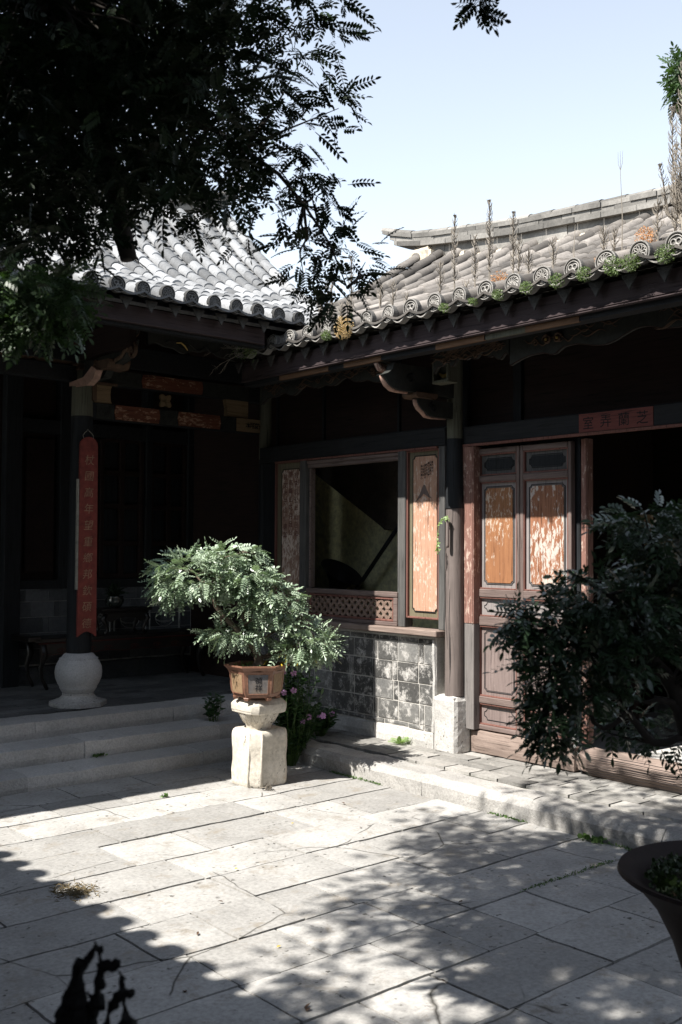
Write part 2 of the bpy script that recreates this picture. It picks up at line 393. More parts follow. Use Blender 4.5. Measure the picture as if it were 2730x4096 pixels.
# ------------------------------------------------------------------ leaves
def leaflet(L, W, base, ang, droop=0.0, z0=0.0):
    """6-vertex leaflet in the xy plane from base, heading ang (0 = +x)"""
    pts = [(0,0), (0.3*L, W*0.42), (0.7*L, W*0.45), (L, 0), (0.7*L, -W*0.45), (0.3*L, -W*0.42)]
    c, s = math.cos(ang), math.sin(ang); out = []
    for x, y in pts: out.append((base[0]+c*x-s*y, base[1]+s*x+c*y, z0-droop*(x/L)**2*L+abs(y)*0.25))
    return out
def pinnate(L=0.12, pairs=5, ll=0.03, lw=0.012, curve=0.35, spread=62):
    vs = []; F = []
    def bend(x): return -curve*x*x/L
    for i in range(pairs):
        x = L*(0.18+0.78*i/pairs); sc = 1.0-0.25*abs(i/(pairs-1)-0.45) if pairs > 1 else 1
        for sgn in (1, -1):
            q = leaflet(ll*sc, lw*sc, (x, 0), R(spread)*sgn, 0.25, bend(x))
            b = len(vs); vs += q; F.append(tuple(range(b, b+6)))
    q = leaflet(ll, lw, (L*0.94, 0), 0, 0.4, bend(L*0.94)); b = len(vs); vs += q; F.append(tuple(range(b, b+6)))
    w_ = 0.0012; b = len(vs)                        # the stalk, as a slim strip
    vs += [(0,-w_,0), (L*0.5,-w_,bend(L*0.5)), (L*0.95,-w_,bend(L*0.95)), (L*0.95,w_,bend(L*0.95)), (L*0.5,w_,bend(L*0.5)), (0,w_,0)]
    F.append(tuple(range(b, b+6)))
    return np.array(vs), np.array(F)
def frames(D, Nn):
    """rotation matrices with x along D and z close to Nn"""
    D = D/np.linalg.norm(D, axis=1, keepdims=True)
    Z = Nn-D*(D*Nn).sum(1, keepdims=True); Z /= np.maximum(np.linalg.norm(Z, axis=1, keepdims=True), 1e-6)
    Y = np.cross(Z, D); return np.stack([D, Y, Z], 2)
def scatter(name, tmpls, P, D, Nn, S, mat, parent=None, tv=0.35):
    Vs = []; Fs = []; Ts = []; off = 0
    pick = rng.integers(0, len(tmpls), len(P)); RM = frames(D, Nn)
    for k, (tv_, tf_) in enumerate(tmpls):
        sel = np.where(pick == k)[0]
        if not len(sel): continue
        V = np.einsum('mij,nj->mni', RM[sel], tv_)*S[sel][:, None, None]+P[sel][:, None, :]
        nv = len(tv_); m = len(sel)
        F = (tf_[None]+(np.arange(m)*nv)[:, None, None]).reshape(-1, tf_.shape[1])+off
        T = np.clip(rng.random(m)[:, None]*(1-tv)+rng.random((m, len(tf_)))*tv, 0, 1).ravel()
        Vs.append(V.reshape(-1, 3)); Fs.append(F); Ts.append(T); off += m*nv
    return np_obj(name, np.concatenate(Vs), np.concatenate(Fs), np.concatenate(Ts), mat, parent)
def in_blobs(blobs, counts, shell=0.45):
    """points and outward directions in ellipsoids (centre, radii)"""
    Ps = []; Ds = []
    for (c, r), n in zip(blobs, counts):
        u = rng.normal(size=(n, 3)); u /= np.linalg.norm(u, axis=1, keepdims=True)
        q = shell+(1-shell)*rng.random(n)**0.6
        Ps.append(np.array(c)+u*q[:, None]*np.array(r)); Ds.append(u)
    return np.concatenate(Ps), np.concatenate(Ds)

# ================================================================== SETTING
g = MB(); g.box(-150, 150, -150, 150, -0.4, -0.07)
structure(g.obj('ground', M['earth']))
pv = MB(); pv.box(-4.5, 4.975, -4, 6.7, -0.07, -0.016, tint=0)
structure(pv.obj('paving_bed', M['joint']))
ROWS = [(6.28, 6.66, [2.45, 3.18, 3.745, 4.42]), (5.92, 6.28, [1.9, 2.885, 3.37, 4.2]), (5.555, 5.92, [1.6, 2.53, 3.866, 4.27]),
        (5.20, 5.555, [2.1, 2.88, 3.89, 4.265]), (4.765, 5.20, [1.9, 2.74, 3.205, 3.93, 4.40]), (4.37, 4.765, [1.87, 2.90, 3.54, 4.27]),
        (4.0, 4.37, [1.55, 2.37, 2.92, 3.57, 3.92, 4.62]), (3.61, 4.0, [1.5, 2.195, 2.565, 2.93, 3.235, 3.87, 4.34]),
        (3.225, 3.61, [1.62, 2.30, 2.75, 3.27, 3.59, 3.94]), (2.84, 3.225, [1.55, 2.29, 2.955, 3.28, 3.60, 3.97, 4.35]),
        (2.44, 2.84, [1.9, 2.55, 2.92, 3.57, 4.1]), (2.0, 2.44, [1.5, 2.2, 2.94, 3.5, 4.3])]
y = 2.0
while y > -3.8:
    h = random.uniform(.36, .46); ROWS.append((y-h, y, sorted(random.uniform(-.5, 4.6) for _ in range(7)))); y -= h
slabs = MB()
for (ya, yb, xs) in ROWS:
    xs = sorted(xs)
    x = xs[0]; left = []
    while x > -4.2: x -= random.uniform(.5, .9); left.append(x)
    xs = sorted(left)+xs+[4.97]
    for a, b in zip(xs[:-1], xs[1:]):
        if b-a < 0.12: continue
        gp = random.uniform(.001, .0035); t = random.random(); dz = random.uniform(-.003, .003)
        slabs.rough(a+gp, b-gp, ya+gp, yb-gp*random.uniform(.5, 1.5), -.06+dz, dz, amp=0.0038, cell=0.05, rnd=0.003, tint=t, seed=x)
structure(slabs.obj('courtyard_paving', M['slab']))

# stone steps up to the hall
st = thing('stone_steps', 'three long rough grey stone steps leading up to the veranda', 'steps', (3, 6.9, 0))
def step_row(y0, y1, z0, z1, joints, seed):
    m = MB(); xs = [-3.0]+joints
    for a, b in zip(xs[:-1], xs[1:]):
        m.rough(a+.0015, b-.0015, y0+random.uniform(-.006, .006), y1, z0, z1+random.uniform(-.003, .003), amp=0.006, cell=0.07, rnd=0.008, tint=random.random(), seed=seed+a, ends=0)
    return m
step_row(6.65, 7.02, -.05, .10, [-1.2, .3, 1.5, 2.98, 4.38, 5.3], 1).obj('step', M['step'], st)
step_row(6.975, 7.36, .06, .222, [-1.5, .2, 1.7, 3.02, 3.56, 4.75, 5.62], 5).obj('step', M['step'], st)
step_row(7.315, 7.66, .18, .348, [-1.8, .5, 2.0, 3.33, 4.52, 4.64, 5.62], 9).obj('step', M['step'], st)

# veranda floor
vf = MB(); vf.box(-3, 5.66, 7.5, 12.5, -.05, .336, tint=0.1)
vb = MB(); yy = 7.665; k = 0
while yy < 9.3:
    x = -3+(k % 2)*.14
    while x < 5.9:
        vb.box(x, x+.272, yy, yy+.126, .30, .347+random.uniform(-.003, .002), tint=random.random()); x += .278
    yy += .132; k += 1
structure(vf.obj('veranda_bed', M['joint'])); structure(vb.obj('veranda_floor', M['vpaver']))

# low stone platform of the side wing
kb = thing('stone_kerb', 'long worn pale stone kerb edging the low platform before the doors', 'kerb', (5.1, 4, 0))
km = MB(); ys = [6.66, 5.72, 4.905, 4.0, 3.1, 2.1, 1.0, -.4, -2]
for a, b in zip(ys[:-1], ys[1:]):
    km.rough(4.965, 5.245, b+.001, a-.001, -.06, .133, amp=0.010, cell=0.045, rnd=0.020, ends=1, tint=random.random(), seed=a*3)
km.obj('kerb_stone', M['curb'], kb)
pb = MB(); pb.box(5.2, 9.9, -3, 6.66, -.06, .116, tint=0.1); structure(pb.obj('platform_bed', M['joint']))
pf = MB(); x = 5.25; k = 0
for w_ in (.155, .14, .15, .16):
    yv = -2.0+random.uniform(0, .2)
    while yv < 6.6:
        l = random.uniform(.22, .36)
        pf.rough(x+.002, x+w_-.002, yv+.002, min(yv+l, 6.64)-.002, .07, .139+random.uniform(-.003, .003), amp=.003, cell=.08, rnd=.004, tint=random.random(), seed=yv)
        yv += l
    x += w_
structure(pf.obj('platform_floor', M['paver']))

# ================================================================== ROOFS
def lerp_profile(kn, u):
    for (a, za), (b, zb) in zip(kn[:-1], kn[1:]):
        if u <= b: t = (u-a)/(b-a); return za+(zb-za)*t
    return kn[-1][1]
def smooth_profile(kn, u):
    return (lerp_profile(kn, u-.12)+lerp_profile(kn, u)+lerp_profile(kn, u+.12))/3 if kn[0][0]+.12 < u < kn[-1][0]-.12 else lerp_profile(kn, u)
class Roof:
    """tiled slope: w runs along the eave, u runs up the slope; put() maps (u, w, z) to the world"""
    def __init__(s, put, surf, u0, u1, rows, tiler=.058, seg=.15, lip=.007):
        s.put, s.surf, s.u0, s.u1, s.rows, s.r, s.seg, s.lip = put, surf, u0, u1, rows, tiler, seg, lip
    def build(s, name, mat, parent):
        mb = MB()
        steps = max(2, int((s.u1-s.u0)/(s.seg*.88)))
        us = [s.u0+(s.u1-s.u0)*i/steps for i in range(steps+1)]
        for ri, w0 in enumerate(s.rows):
            wob = random.uniform(-.006, .006)
            for i in range(steps):
                a, b = us[i], min(us[i+1]+.02, s.u1); jx = random.uniform(-.005, .005); jz = random.uniform(-.003, .004)
                tt = random.random()
                rings = []
                for (u, r, dz) in ((a, s.r*1.03, s.lip), (a+.005, s.r*1.05, s.lip+.002), (b, s.r*.95, .0)):
                    z = s.surf(u, w0)
                    ring = []
                    for q in range(9):
                        an = math.pi*(-.08+1.16*q/8)
                        ring.append(s.put(u, w0+wob+jx+r*math.cos(an), z+dz+jz+r*.95*math.sin(an)))
                    rings.append(ring)
                v = rings[0]+rings[1]+rings[2]; f = []
                for k in range(2):
                    for q in range(8): f.append((k*9+q, k*9+q+1, (k+1)*9+q+1, (k+1)*9+q))
                f.append(tuple(range(9)))
                mb.add(v, f, tt)
        # pans between the rows
        for ra, rb in zip(s.rows[:-1], s.rows[1:]):
            n2 = steps*2; uu = [s.u0-.03+(s.u1-s.u0+.03)*i/n2 for i in range(n2+1)]
            for i in range(n2):
                tt = random.random()*.35; v = []  # lower tint paints shade into the gaps between tile rows
                for (u, dz) in ((uu[i], .012), (uu[i+1], -.006)):
                    z0 = s.surf(max(u, s.u0), (ra+rb)/2)
                    for q in range(7):
                        t = q/6; v.append(s.put(u, ra+(rb-ra)*t, z0+dz-.034*math.sin(math.pi*t)+.006))
                for (u, dz) in ((uu[i], -.004),):
                    z0 = s.surf(max(u, s.u0), (ra+rb)/2)
                    for q in range(7):
                        t = q/6; v.append(s.put(u, ra+(rb-ra)*t, z0+dz-.034*math.sin(math.pi*t)+.006))
                f = [(q, q+1, 7+q+1, 7+q) for q in range(6)]+[(q, 14+q, 14+q+1, q+1) for q in range(6)]
                mb.add(v, f, tt)
        # timber deck under the tiles
        n = steps; wa, wb = s.rows[0]-.06, s.rows[-1]+.06
        for i in range(n):
            if i == 0: continue
            for j in range(8):
                c = []
                for (u, t) in ((us[i], j/8), (us[i+1], j/8), (us[i+1], (j+1)/8), (us[i], (j+1)/8)):
                    w_ = wa+(wb-wa)*t; c.append((u, w_, s.surf(u, w_)))
                top = [s.put(u, w_, z-.085) for u, w_, z in c]; bot = [s.put(u, w_, z-.11) for u, w_, z in c]
                mb.add(top+bot, [(0,1,2,3), (7,6,5,4), (0,4,5,1), (1,5,6,2), (2,6,7,3), (3,7,4,0)], 0.3)
        return mb.obj(name, mat, parent, smooth=True, autos=35)
def ridge(name, path, mat, parent, put, tip=True):
    """layered ridge: plaster bed, two courses of slabs, a cap of half-round tiles; path is [(w, ztop)] at a fixed u"""
    r = thing_part(name, parent)
    def zat(w_): return lerp_profile(path, w_)
    base = MB(); w0, w1 = path[0][0], path[-1][0]
    n = int((w1-w0)/.16)
    for (lay, zlo, zhi, hw, L) in ((0, -.34, -.165, .06, .5), (1, -.17, -.125, .105, .30), (2, -.125, -.085, .09, .26), (3, -.085, -.045, .10, .28)):
        m = base
        w_ = w0
        while w_ < w1-.05:
            l = min(L*random.uniform(.8, 1.15), w1-w_)
            endcut = {0: .45, 1: .22, 2: .14, 3: .05}[lay]
            if w_+l > w1-endcut: l = w1-endcut-w_
            if l < .03: break
            v = []
            jit = random.uniform(-.006, .006)
            for (ww) in (w_+.003, w_+l-.003):
                z = zat(ww)
                for (uu, zz) in ((-hw+jit, zlo), (hw+jit, zlo), (hw+jit, zhi), (-hw+jit, zhi)): v.append(put(uu, ww, z+zz))
            m.add(v, [(0,1,2,3), (7,6,5,4), (0,4,5,1), (1,5,6,2), (2,6,7,3), (3,7,4,0)], random.random())
            w_ += l
    base.obj('ridge_course', mat, r)
    cap = MB(); w_ = w0
    while w_ < w1-.02:
        l = min(.24, w1-w_); v = []
        j = random.uniform(-.004, .004)
        for ww, rr in ((w_, .062), (w_+l+.015, .055)):
            z = zat(min(ww, w1))-.05
            for q in range(9):
                an = math.pi*q/8; v.append(put(rr*1.15*math.cos(an)+j, ww, z+rr*.9*math.sin(an)))
        f = [(q, q+1, 10+q, 9+q) for q in range(8)]+[tuple(range(9)), tuple(range(17, 8, -1))]
        cap.add(v, f, random.random()); w_ += l
    cap.obj('ridge_cap', mat, r, smooth=True, autos=40)
    return r
def thing_part(name, parent):
    o = bpy.data.objects.new(name, None); COL.objects.link(o); o.parent = parent; o.empty_display_size = .05
    return o

def disc_mesh(name, petals, mat, r=.056, flip=1):
    """end tile: rimmed round face with raised ornament, facing -x, centred on the origin"""
    mb = MB(); n = 28
    def ring(rad, x): return [(x, rad*math.cos(2*math.pi*i/n), rad*math.sin(2*math.pi*i/n)) for i in range(n)]
    R_ = [(r, .03), (r, 0), (r*.97, -.003), (r*.86, -.003), (r*.83, .004), (0.001, .004)]
    v = []
    for rad, x in R_: v += ring(rad, x)
    f = []
    for k in range(len(R_)-1):
        for i in range(n): f.append((k*n+i, (k+1)*n+i, (k+1)*n+(i+1) % n, k*n+(i+1) % n))
    mb.add(v, f, .12)
    mb.cur = 1.0
    if petals == 'swirl':
        for a in range(11):
            pts = [(0.001, r*.12*math.cos(a*.571)+0, 0)]
            pts = []
            for q in range(5):
                rr = r*(.14+.5*q/4); an = 2*math.pi*a/11+q*.22; pts.append((0.001, rr*math.cos(an), rr*math.sin(an)))
            mb.tube(pts, .0030, 5)
    elif petals == 'knot':
        for a in range(3):
            pts = []
            for q in range(13):
                an = 2*math.pi*q/12; c0 = 2*math.pi*a/3+.5
                pts.append((0.0005, r*.28*math.cos(c0)+r*.24*math.cos(an), r*.28*math.sin(c0)+r*.24*math.sin(an)))
            mb.tube(pts, .0036, 5)
    else:
        for a in range(petals):
            c0 = 2*math.pi*a/petals; pts = []
            for q in range(9):
                an = 2*math.pi*q/8
                px_ = r*.40+r*.22*math.cos(an); py_ = r*.13*math.sin(an)
                pts.append((0.0005, px_*math.cos(c0)-py_*math.sin(c0), px_*math.sin(c0)+py_*math.cos(c0)))
            mb.tube(pts, .0030, 4)
    pts = [(0.0, r*.93*math.cos(2*math.pi*q/24), r*.93*math.sin(2*math.pi*q/24)) for q in range(25)]
    mb.tube(pts, .0040, 5)
    pts = [(0.0, r*.70*math.cos(2*math.pi*q/24), r*.70*math.sin(2*math.pi*q/24)) for q in range(25)]
    mb.tube(pts, .0024, 4)
    pts = [(0.0, r*.1*math.cos(2*math.pi*q/8), r*.1*math.sin(2*math.pi*q/8)) for q in range(9)]
    mb.tube(pts, .002, 4)
    me = mb.mesh(name); me.materials.append(mat); return me
def drip_mesh(name, mat):
    """hanging triangular drip tile with ribbed face, facing -x, top edge on the origin"""
    mb = MB()
    for k, (a, b, w0, w1) in enumerate(((0, -.022, .05, .042), (-.022, -.05, .038, .022), (-.05, -.085, .020, .002))):
        mb.add([(-.006,-w0,a), (-.006,w0,a), (-.006,w1,b), (-.006,-w1,b), (.006,-w0,a), (.006,w0,a), (.006,w1,b), (.006,-w1,b)],
               [(0,1,2,3), (7,6,5,4), (0,4,5,1), (1,5,6,2), (2,6,7,3), (3,7,4,0)])
    for zz, ww in ((-.008, .045), (-.018, .041), (-.03, .03), (-.042, .024)): mb.tube([(-.008, -ww, zz), (-.008, ww, zz)], .0022, 4)
    me = mb.mesh(name); me.materials.append(mat); return me
def inst(name, me, parent, loc, rotz, roty=0, scale=1):
    o = bpy.data.objects.new(name, me); COL.objects.link(o); o.parent = parent
    o.location = Vector(loc)-parent_origin(parent); o.rotation_euler = (0, roty, rotz); o.scale = (scale,)*3
    return o

# ---------------------------------------------------- HALL (left)
hall = thing('hall_building', 'tall dark timber hall with a curved pale tiled roof behind the stone steps', 'building', (3, 8.5, 0))
KL = [(6.25, 3.405), (6.6, 3.545), (7.0, 3.70), (7.33, 3.865), (7.7, 4.11), (8.14, 4.47), (8.7, 5.0)]
def surfL(u, w_):
    s = max(0, min(1, (u-6.25)/2.4)); rise = 0.0 if w_ > 5 else -0.06*s*min(1, (5-w_)/2)
    e = max(0, (w_-5.2)/.8); return smooth_profile(KL, u)+rise+.06*e*e*s
rowsL = [4.952-.1965*k for k in range(34, -1, -1)]+[4.952+.1965*k for k in range(1, 6)]
rl = Roof(lambda u, w_, z: (w_, u, z), surfL, 6.25, 8.68, rowsL)
rl.build('roof', M['tileL'], hall)
ridge('ridge', [(-1.7, 5.03), (4.4, 5.05), (5.2, 5.10), (5.8, 5.24), (6.16, 5.44)], M['ridge'], hall, lambda u, w_, z: (w_, 8.72+u, z))
dm = [disc_mesh('disc_petals', 8, M['disc']), disc_mesh('disc_knot', 'knot', M['disc']), disc_mesh('disc_swirl', 'swirl', M['disc'])]
drp = drip_mesh('drip_tile', M['drip'])
for i, x in enumerate(rowsL):
    if x < 1.7: continue
    inst('tile_end_disc', dm[(i*7+2) % 3], hall, (x, 6.236, 3.405+.028), R(90), scale=random.uniform(.95, 1.05))
    if x < 4.7: inst('drip_tile', drp, hall, (x+.098, 6.30, 3.375), R(90+random.uniform(-4, 4)))
f = MB(); f.box(-3, 4.74, 6.40, 6.43, 3.222, 3.345)
f.box(-3, 4.74, 6.392, 6.40, 3.222, 3.234)
f.obj('fascia_board', M['fasciaX'], hall, bevel=.003)
f = MB(); f.box(-3, 4.76, 6.43, 6.50, 3.20, 3.30); f.obj('eave_beam', M['blackH'], hall)
# rear slope and gable keep the loft dark
f = MB()
f.add([(-3, 8.68, 4.93), (6.0, 8.68, 4.93), (6.0, 12.4, 3.3), (-3, 12.4, 3.3)], [(0,1,2,3)])
f.add([(-3, 8.68, 4.89), (6.0, 8.68, 4.89), (6.0, 12.4, 3.26), (-3, 12.4, 3.26)], [(3,2,1,0)])
f.obj('rear_slope', M['tileL'], hall)
f = MB(); f.prism([(7.95, .3), (12.3, .3), (12.3, 3.3), (8.68, 4.86), (8.1, 4.35), (7.7, 4.0), (7.0, 3.58), (7.0, 3.4), (7.95, 3.4)], 0, 5.93, 5.99)
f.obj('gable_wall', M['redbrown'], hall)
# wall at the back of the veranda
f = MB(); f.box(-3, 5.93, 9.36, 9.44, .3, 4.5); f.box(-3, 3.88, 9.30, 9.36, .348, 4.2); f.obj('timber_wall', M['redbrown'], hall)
def hallpost(x0, x1, y0=9.24, y1=9.38, z0=.348, z1=3.3):
    m = MB(); m.box(x0, x1, y0, y1, z0, z1); m.obj('post', M['black'], hall, bevel=.004)
hallpost(3.86, 4.02, 9.2); hallpost(4.42, 4.56, z0=1.245); hallpost(5.86, 5.93, z0=1.245); hallpost(2.4, 2.5); hallpost(3.0, 3.06); hallpost(5.36, 5.43, z0=1.245)
for za, zb in ((2.73, 2.86), (1.245, 1.33)):
    m = MB(); m.box(4.02, 5.93, 9.25, 9.37, za, zb); m.obj('rail', M['blackH'], hall, bevel=.004)
# lattice windows: frames round a grid of openings
def hall_window(x0, x1):
    fr = MB(); z0, z1 = 1.335, 2.72
    fr.box(x0, x0+.045, 9.27, 9.33, z0, z1); fr.box(x1-.045, x1, 9.27, 9.33, z0, z1)
    xm = (x0+x1)/2; fr.box(xm-.028, xm+.028, 9.272, 9.33, z0, z1)
    for z in (1.335, 1.66, 2.03, 2.365, 2.70): fr.box(x0+.045, x1-.045, 9.275, 9.33, z, z+.05)
    wn = fr.obj('window', M['redbrown'], hall, bevel=.006)
    p = MB(); p.box(x0+.03, x1-.03, 9.335, 9.345, z0+.02, z1-.02); p.obj('pane', M['black'], wn)
hall_window(4.86, 5.35); hall_window(5.42, 5.87)
m = MB(); m.box(4.10, 4.39, 9.30, 9.33, 1.40, 2.68); m.obj('door_panel', M['redbrown'], hall, bevel=.01)
# low brick wall with a carved middle
hw = MB(); hw.box(4.03, 5.93, 9.27, 9.37, .348, 1.235); hbr = hw.obj('brick_wall', M['hallmortar'], hall)
hb = MB(); z = .535; k = 0
while z < 1.15:
    h = .148 if k % 4 else .148
    x = 4.035+(k % 2)*-.12
    while x < 5.9:
        l = random.choice([.235, .235, .06]); a, b = max(x, 4.035), min(x+l, 5.92)
        if b-a > .03: hb.box(a+.003, b-.003, 9.262, 9.28, z+.003, z+h-.003, tint=random.random())
        x += l
    z += h; k += 1
x = 4.04
while x < 5.9:
    l = random.uniform(.16, .30); hb.box(x+.002, min(x+l, 5.92)-.002, 9.255, 9.28, z+.003, 1.232, tint=random.random()); x += l
hb.obj('brick_course', M['hallbrick'], hbr)
hb = MB(); hb.rough(4.0, 4.6, 9.22, 9.34, .33, .525, tint=.3, seed=3); hb.rough(4.6, 5.92, 9.22, 9.34, .33, .525, tint=.1, seed=8); hb.obj('plinth', M['hallbrick'], hall)
car = MB()
for x0 in (4.62, 5.02, 5.42):
    for (a, b, c_, d) in ((0, .36, 0, .008), (0, .36, .24, .248), (0, .008, .0, .248), (.352, .36, 0, .248)): car.box(x0+a, x0+b, 9.246, 9.264, .80+c_, .80+d)
    for q in range(4): car.tube([(x0+.18+.11*math.cos(a_), 9.255, .924+.09*math.sin(a_)*math.cos(q)) for a_ in [i*math.pi/6 for i in range(13)]], .003, 4)
car.obj('carved_frame', M['hallmortar'], hbr)
# veranda column on its ball-shaped base
colm = MB(); colm.lathe([(.100, .775), (.101, 1.4), (.093, 2.2), (.088, 2.727)], (3.94, 7.85, 0), 28); cO = colm.obj('column', M['black'], hall, smooth=True, autos=40)
gb = MB(); gb.lathe([(.088, 2.727), (.0865, 2.9), (.085, 3.22)], (3.94, 7.85, 0), 28); gb.obj('painted_band', M['green'], cO, smooth=True, autos=40)
bs = MB(); bs.lathe([(.0, .778), (.10, .778), (.118, .770), (.138, .745), (.165, .71), (.186, .665), (.191, .62), (.186, .575), (.168, .53), (.150, .502), (.152, .495), (.148, .488), (.132, .462), (.122, .452)], (3.94, 7.85, 0), 40)
bO = bs.obj('column_base', M['ball'], cO, smooth=True, autos=50)
fb = MB(); fb.lathe([(.122, .454), (.130, .448), (.128, .436), (.150, .41), (.180, .395), (.195, .388)], (3.94, 7.85, 0), 40, rot=.2)
fb.lathe([(.225, .345), (.232, .350), (.232, .383), (.222, .390), (.10, .390)], (3.94, 7.85, 0), 8, rot=R(22.5)); fb.obj('base_foot', M['plinth'], cO, smooth=True, autos=35)
sd = MB()
for i in range(26):
    a = 2*math.pi*i/26; sd.lathe([(.009, -.003), (.009, .002), (.004, .005)], (3.94+.150*math.cos(a), 7.85+.150*math.sin(a), .733), 6)
sd.obj('stud_ring', M['ball'], bO, smooth=True)
# corner column
colm = MB(); colm.lathe([(.072, .34), (.068, 2.475)], (5.79, 7.78, 0), 24); c2 = colm.obj('column', M['black'], hall, smooth=True, autos=40)
gb = MB(); gb.lathe([(.068, 2.475), (.066, 3.2)], (5.79, 7.78, 0), 24); gb.obj('painted_band', M['green'], c2, smooth=True, autos=40)
# another veranda column beyond the frame on the left
colm = MB(); colm.lathe([(.100, .775), (.10, 3.2)], (1.35, 7.85, 0), 20); c3 = colm.obj('column', M['black'], hall, smooth=True, autos=40)
bs = MB(); bs.lathe([(.232, .348), (.232, .388), (.15, .41), (.12, .45), (.15, .50), (.191, .62), (.165, .71), (.10, .778)], (1.35, 7.85, 0), 24); bs.obj('column_base', M['ball'], c3, smooth=True)
# tie beams with painted and carved fields
tb = MB(); tb.box(4.0, 5.76, 7.80, 7.90, 2.715, 2.85); tb.box(1.4, 5.8, 7.805, 7.905, 3.01, 3.14); tb.box(1.4, 5.8, 7.80, 7.9, 3.17, 3.36)
tO = tb.obj('tie_beam', M['blackH'], hall, bevel=.006)
def field(x0, x1, z0, z1, mat, name, y=7.796, th=.006):
    m = MB(); c = .012
    m.prism([(x0, z0), (x1, z0), (x1+c, (z0+z1)/2), (x1, z1), (x0, z1), (x0-c, (z0+z1)/2)] if mat is M['beamred'] else [(x0, z0), (x1, z0), (x1, z1), (x0, z1)], 1, y-th, y)
    return m.obj(name, mat, tO)
def carving(x0, x1, z0, z1, mat, name='carved_field', y=7.797, n=9, rad=.0035, par=None, seed=1):
    m = MB(); rr = random.Random(seed)
    m.box(x0, x1, y-.003, y+.002, z0, z1)
    for i in range(n):
        cx, cz = rr.uniform(x0+.02, x1-.02), rr.uniform(z0+.02, z1-.02); s_ = rr.uniform(.012, .028); a0 = rr.uniform(0, 6)
        m.tube([(cx+s_*(1-q/12)*math.cos(a0+q*.6), y-.006, cz+s_*(1-q/12)*math.sin(a0+q*.6)) for q in range(12)], rad, 4)
    return m.obj(name, mat, par or tO)
field(4.218, 4.635, 2.722, 2.845, M['beamred'], 'red_field'); field(4.838, 5.271, 2.722, 2.845, M['beamred'], 'red_field')
field(4.477, 5.08, 3.018, 3.135, M['beamred'], 'red_field', y=7.801)
sf = field(5.457, 5.74, 2.722, 2.845, M['ochre'], 'inscribed_field')
text_mb('本弄蓬在', .060, M['ink'], 'inscription', sf, lambda i: ((5.585+.042*i, 7.7885, 2.785), (1,0,0), (0,0,1)), bold=.01, split=True)
for k, (a, b) in enumerate(((4.04, 4.20), (4.65, 4.825), (5.29, 5.44))): carving(a, b, 2.72, 2.845, M['carve'], seed=k, n=12)
carving(4.1, 4.46, 3.015, 3.137, M['carve'], y=7.802, seed=7, n=16); carving(5.1, 5.6, 3.015, 3.137, M['carve'], y=7.802, seed=8, n=16)
sp = MB(); sp.prism([(4.03, 2.853), (4.19, 2.853), (4.18, 2.88), (4.175, 2.93), (4.18, 2.98), (4.195, 3.007), (4.03, 3.007)], 1, 7.81, 7.86); sp.obj('ochre_spacer', M['ochre'], tO)
sp = MB(); sp.prism([(5.36, 2.853), (5.6, 2.853), (5.6, 3.007), (5.345, 3.007), (5.365, 2.93)], 1, 7.81, 7.86); sp.obj('ochre_spacer', M['ochre'], tO)
sp = MB()
for a in (45, 135, 225, 315):
    c_, s_ = math.cos(R(a)), math.sin(R(a)); cx, cz = 4.717+.034*c_, 2.930+.034*s_
    pts = []
    for q in range(14):
        an = 2*math.pi*q/14; lx = .038*math.cos(an); lz = .024*math.sin(an)*(1.1-.2*math.cos(an)); pts.append((cx+lx*c_-lz*s_, cz+lx*s_+lz*c_))
    sp.prism(pts, 1, 7.815-.004*(a > 100), 7.84)
sp.lathe([(.012, -.01), (.012, .01)], (4.717, 7.812, 2.93), 10)
sp.obj('flower_boss', M['ochre'], tO)
# bracket on the column
br = thing_part('bracket', hall)
m = MB()
m.prism([(7.76, 3.0), (7.76, 3.16), (7.2, 3.16), (7.05, 3.24), (6.98, 3.24), (7.0, 3.18), (7.12, 3.10), (7.36, 3.06), (7.42, 3.0)], 0, 3.90, 3.97)
m.prism([(7.76, 3.16), (7.76, 3.35), (7.0, 3.35), (6.97, 3.30), (7.08, 3.26), (7.2, 3.16)], 0, 3.905, 3.965); m.obj('bracket_arm', M['carve'], br, bevel=.006)
m = MB(); m.tube([(3.90, 7.36, 3.07), (3.90, 7.34, 3.09), (3.90, 7.12, 3.125), (3.90, 7.02, 3.20), (3.90, 6.98, 3.25)], .017, 8)
m.tube([(3.885, 6.93+.075*(1-q/22)*math.cos(q*.55), 3.14+.075*(1-q/22)*math.sin(q*.55)) for q in range(22)], .014, 7); m.obj('scroll', M['carvebrown'], br, smooth=True)
m = MB(); m.prism([(7.40, 3.05), (7.25, 3.05), (7.22, 3.09), (7.22, 3.115), (7.43, 3.115), (7.43, 3.09)], 0, 3.84, 4.03); m.obj('bearing_block', M['carvebrown'], br, bevel=.004)
m = MB(); m.prism([(7.50, 2.94), (7.40, 2.98), (7.355, 3.04), (7.42, 3.07), (7.56, 3.0), (7.80, 2.985), (7.80, 2.965), (7.62, 2.955)], 0, 3.80, 3.86); m.obj('curled_arm', M['carvered'], br, bevel=.006)
m = MB(); m.prism([(6.9, 3.17), (7.7, 3.17), (7.7, 3.38), (6.9, 3.38)], 0, 3.84, 3.90); m.obj('cross_beam', M['redbrown'], br)
for k, (yy_, zz_, rr__) in enumerate(((7.30, 3.235, .05), (7.52, 3.10, .045), (7.62, 3.25, .05), (7.06, 3.33, .05))):
    m = MB()
    for x__ in (3.885, 3.985): m.tube([(x__, yy_+rr__*(1-q/22)*math.cos(q*.55+k), zz_+rr__*(1-q/22)*math.sin(q*.55+k)) for q in range(20)], .011, 6)
    m.obj('carved_scroll', M['carvebrown'], br, smooth=True)
m = MB()
for dz_, w__ in ((3.10, .09), (3.13, .11), (3.30, .13)): m.box(3.94-w__, 3.94+w__, 7.74, 7.96, dz_, dz_+.022)
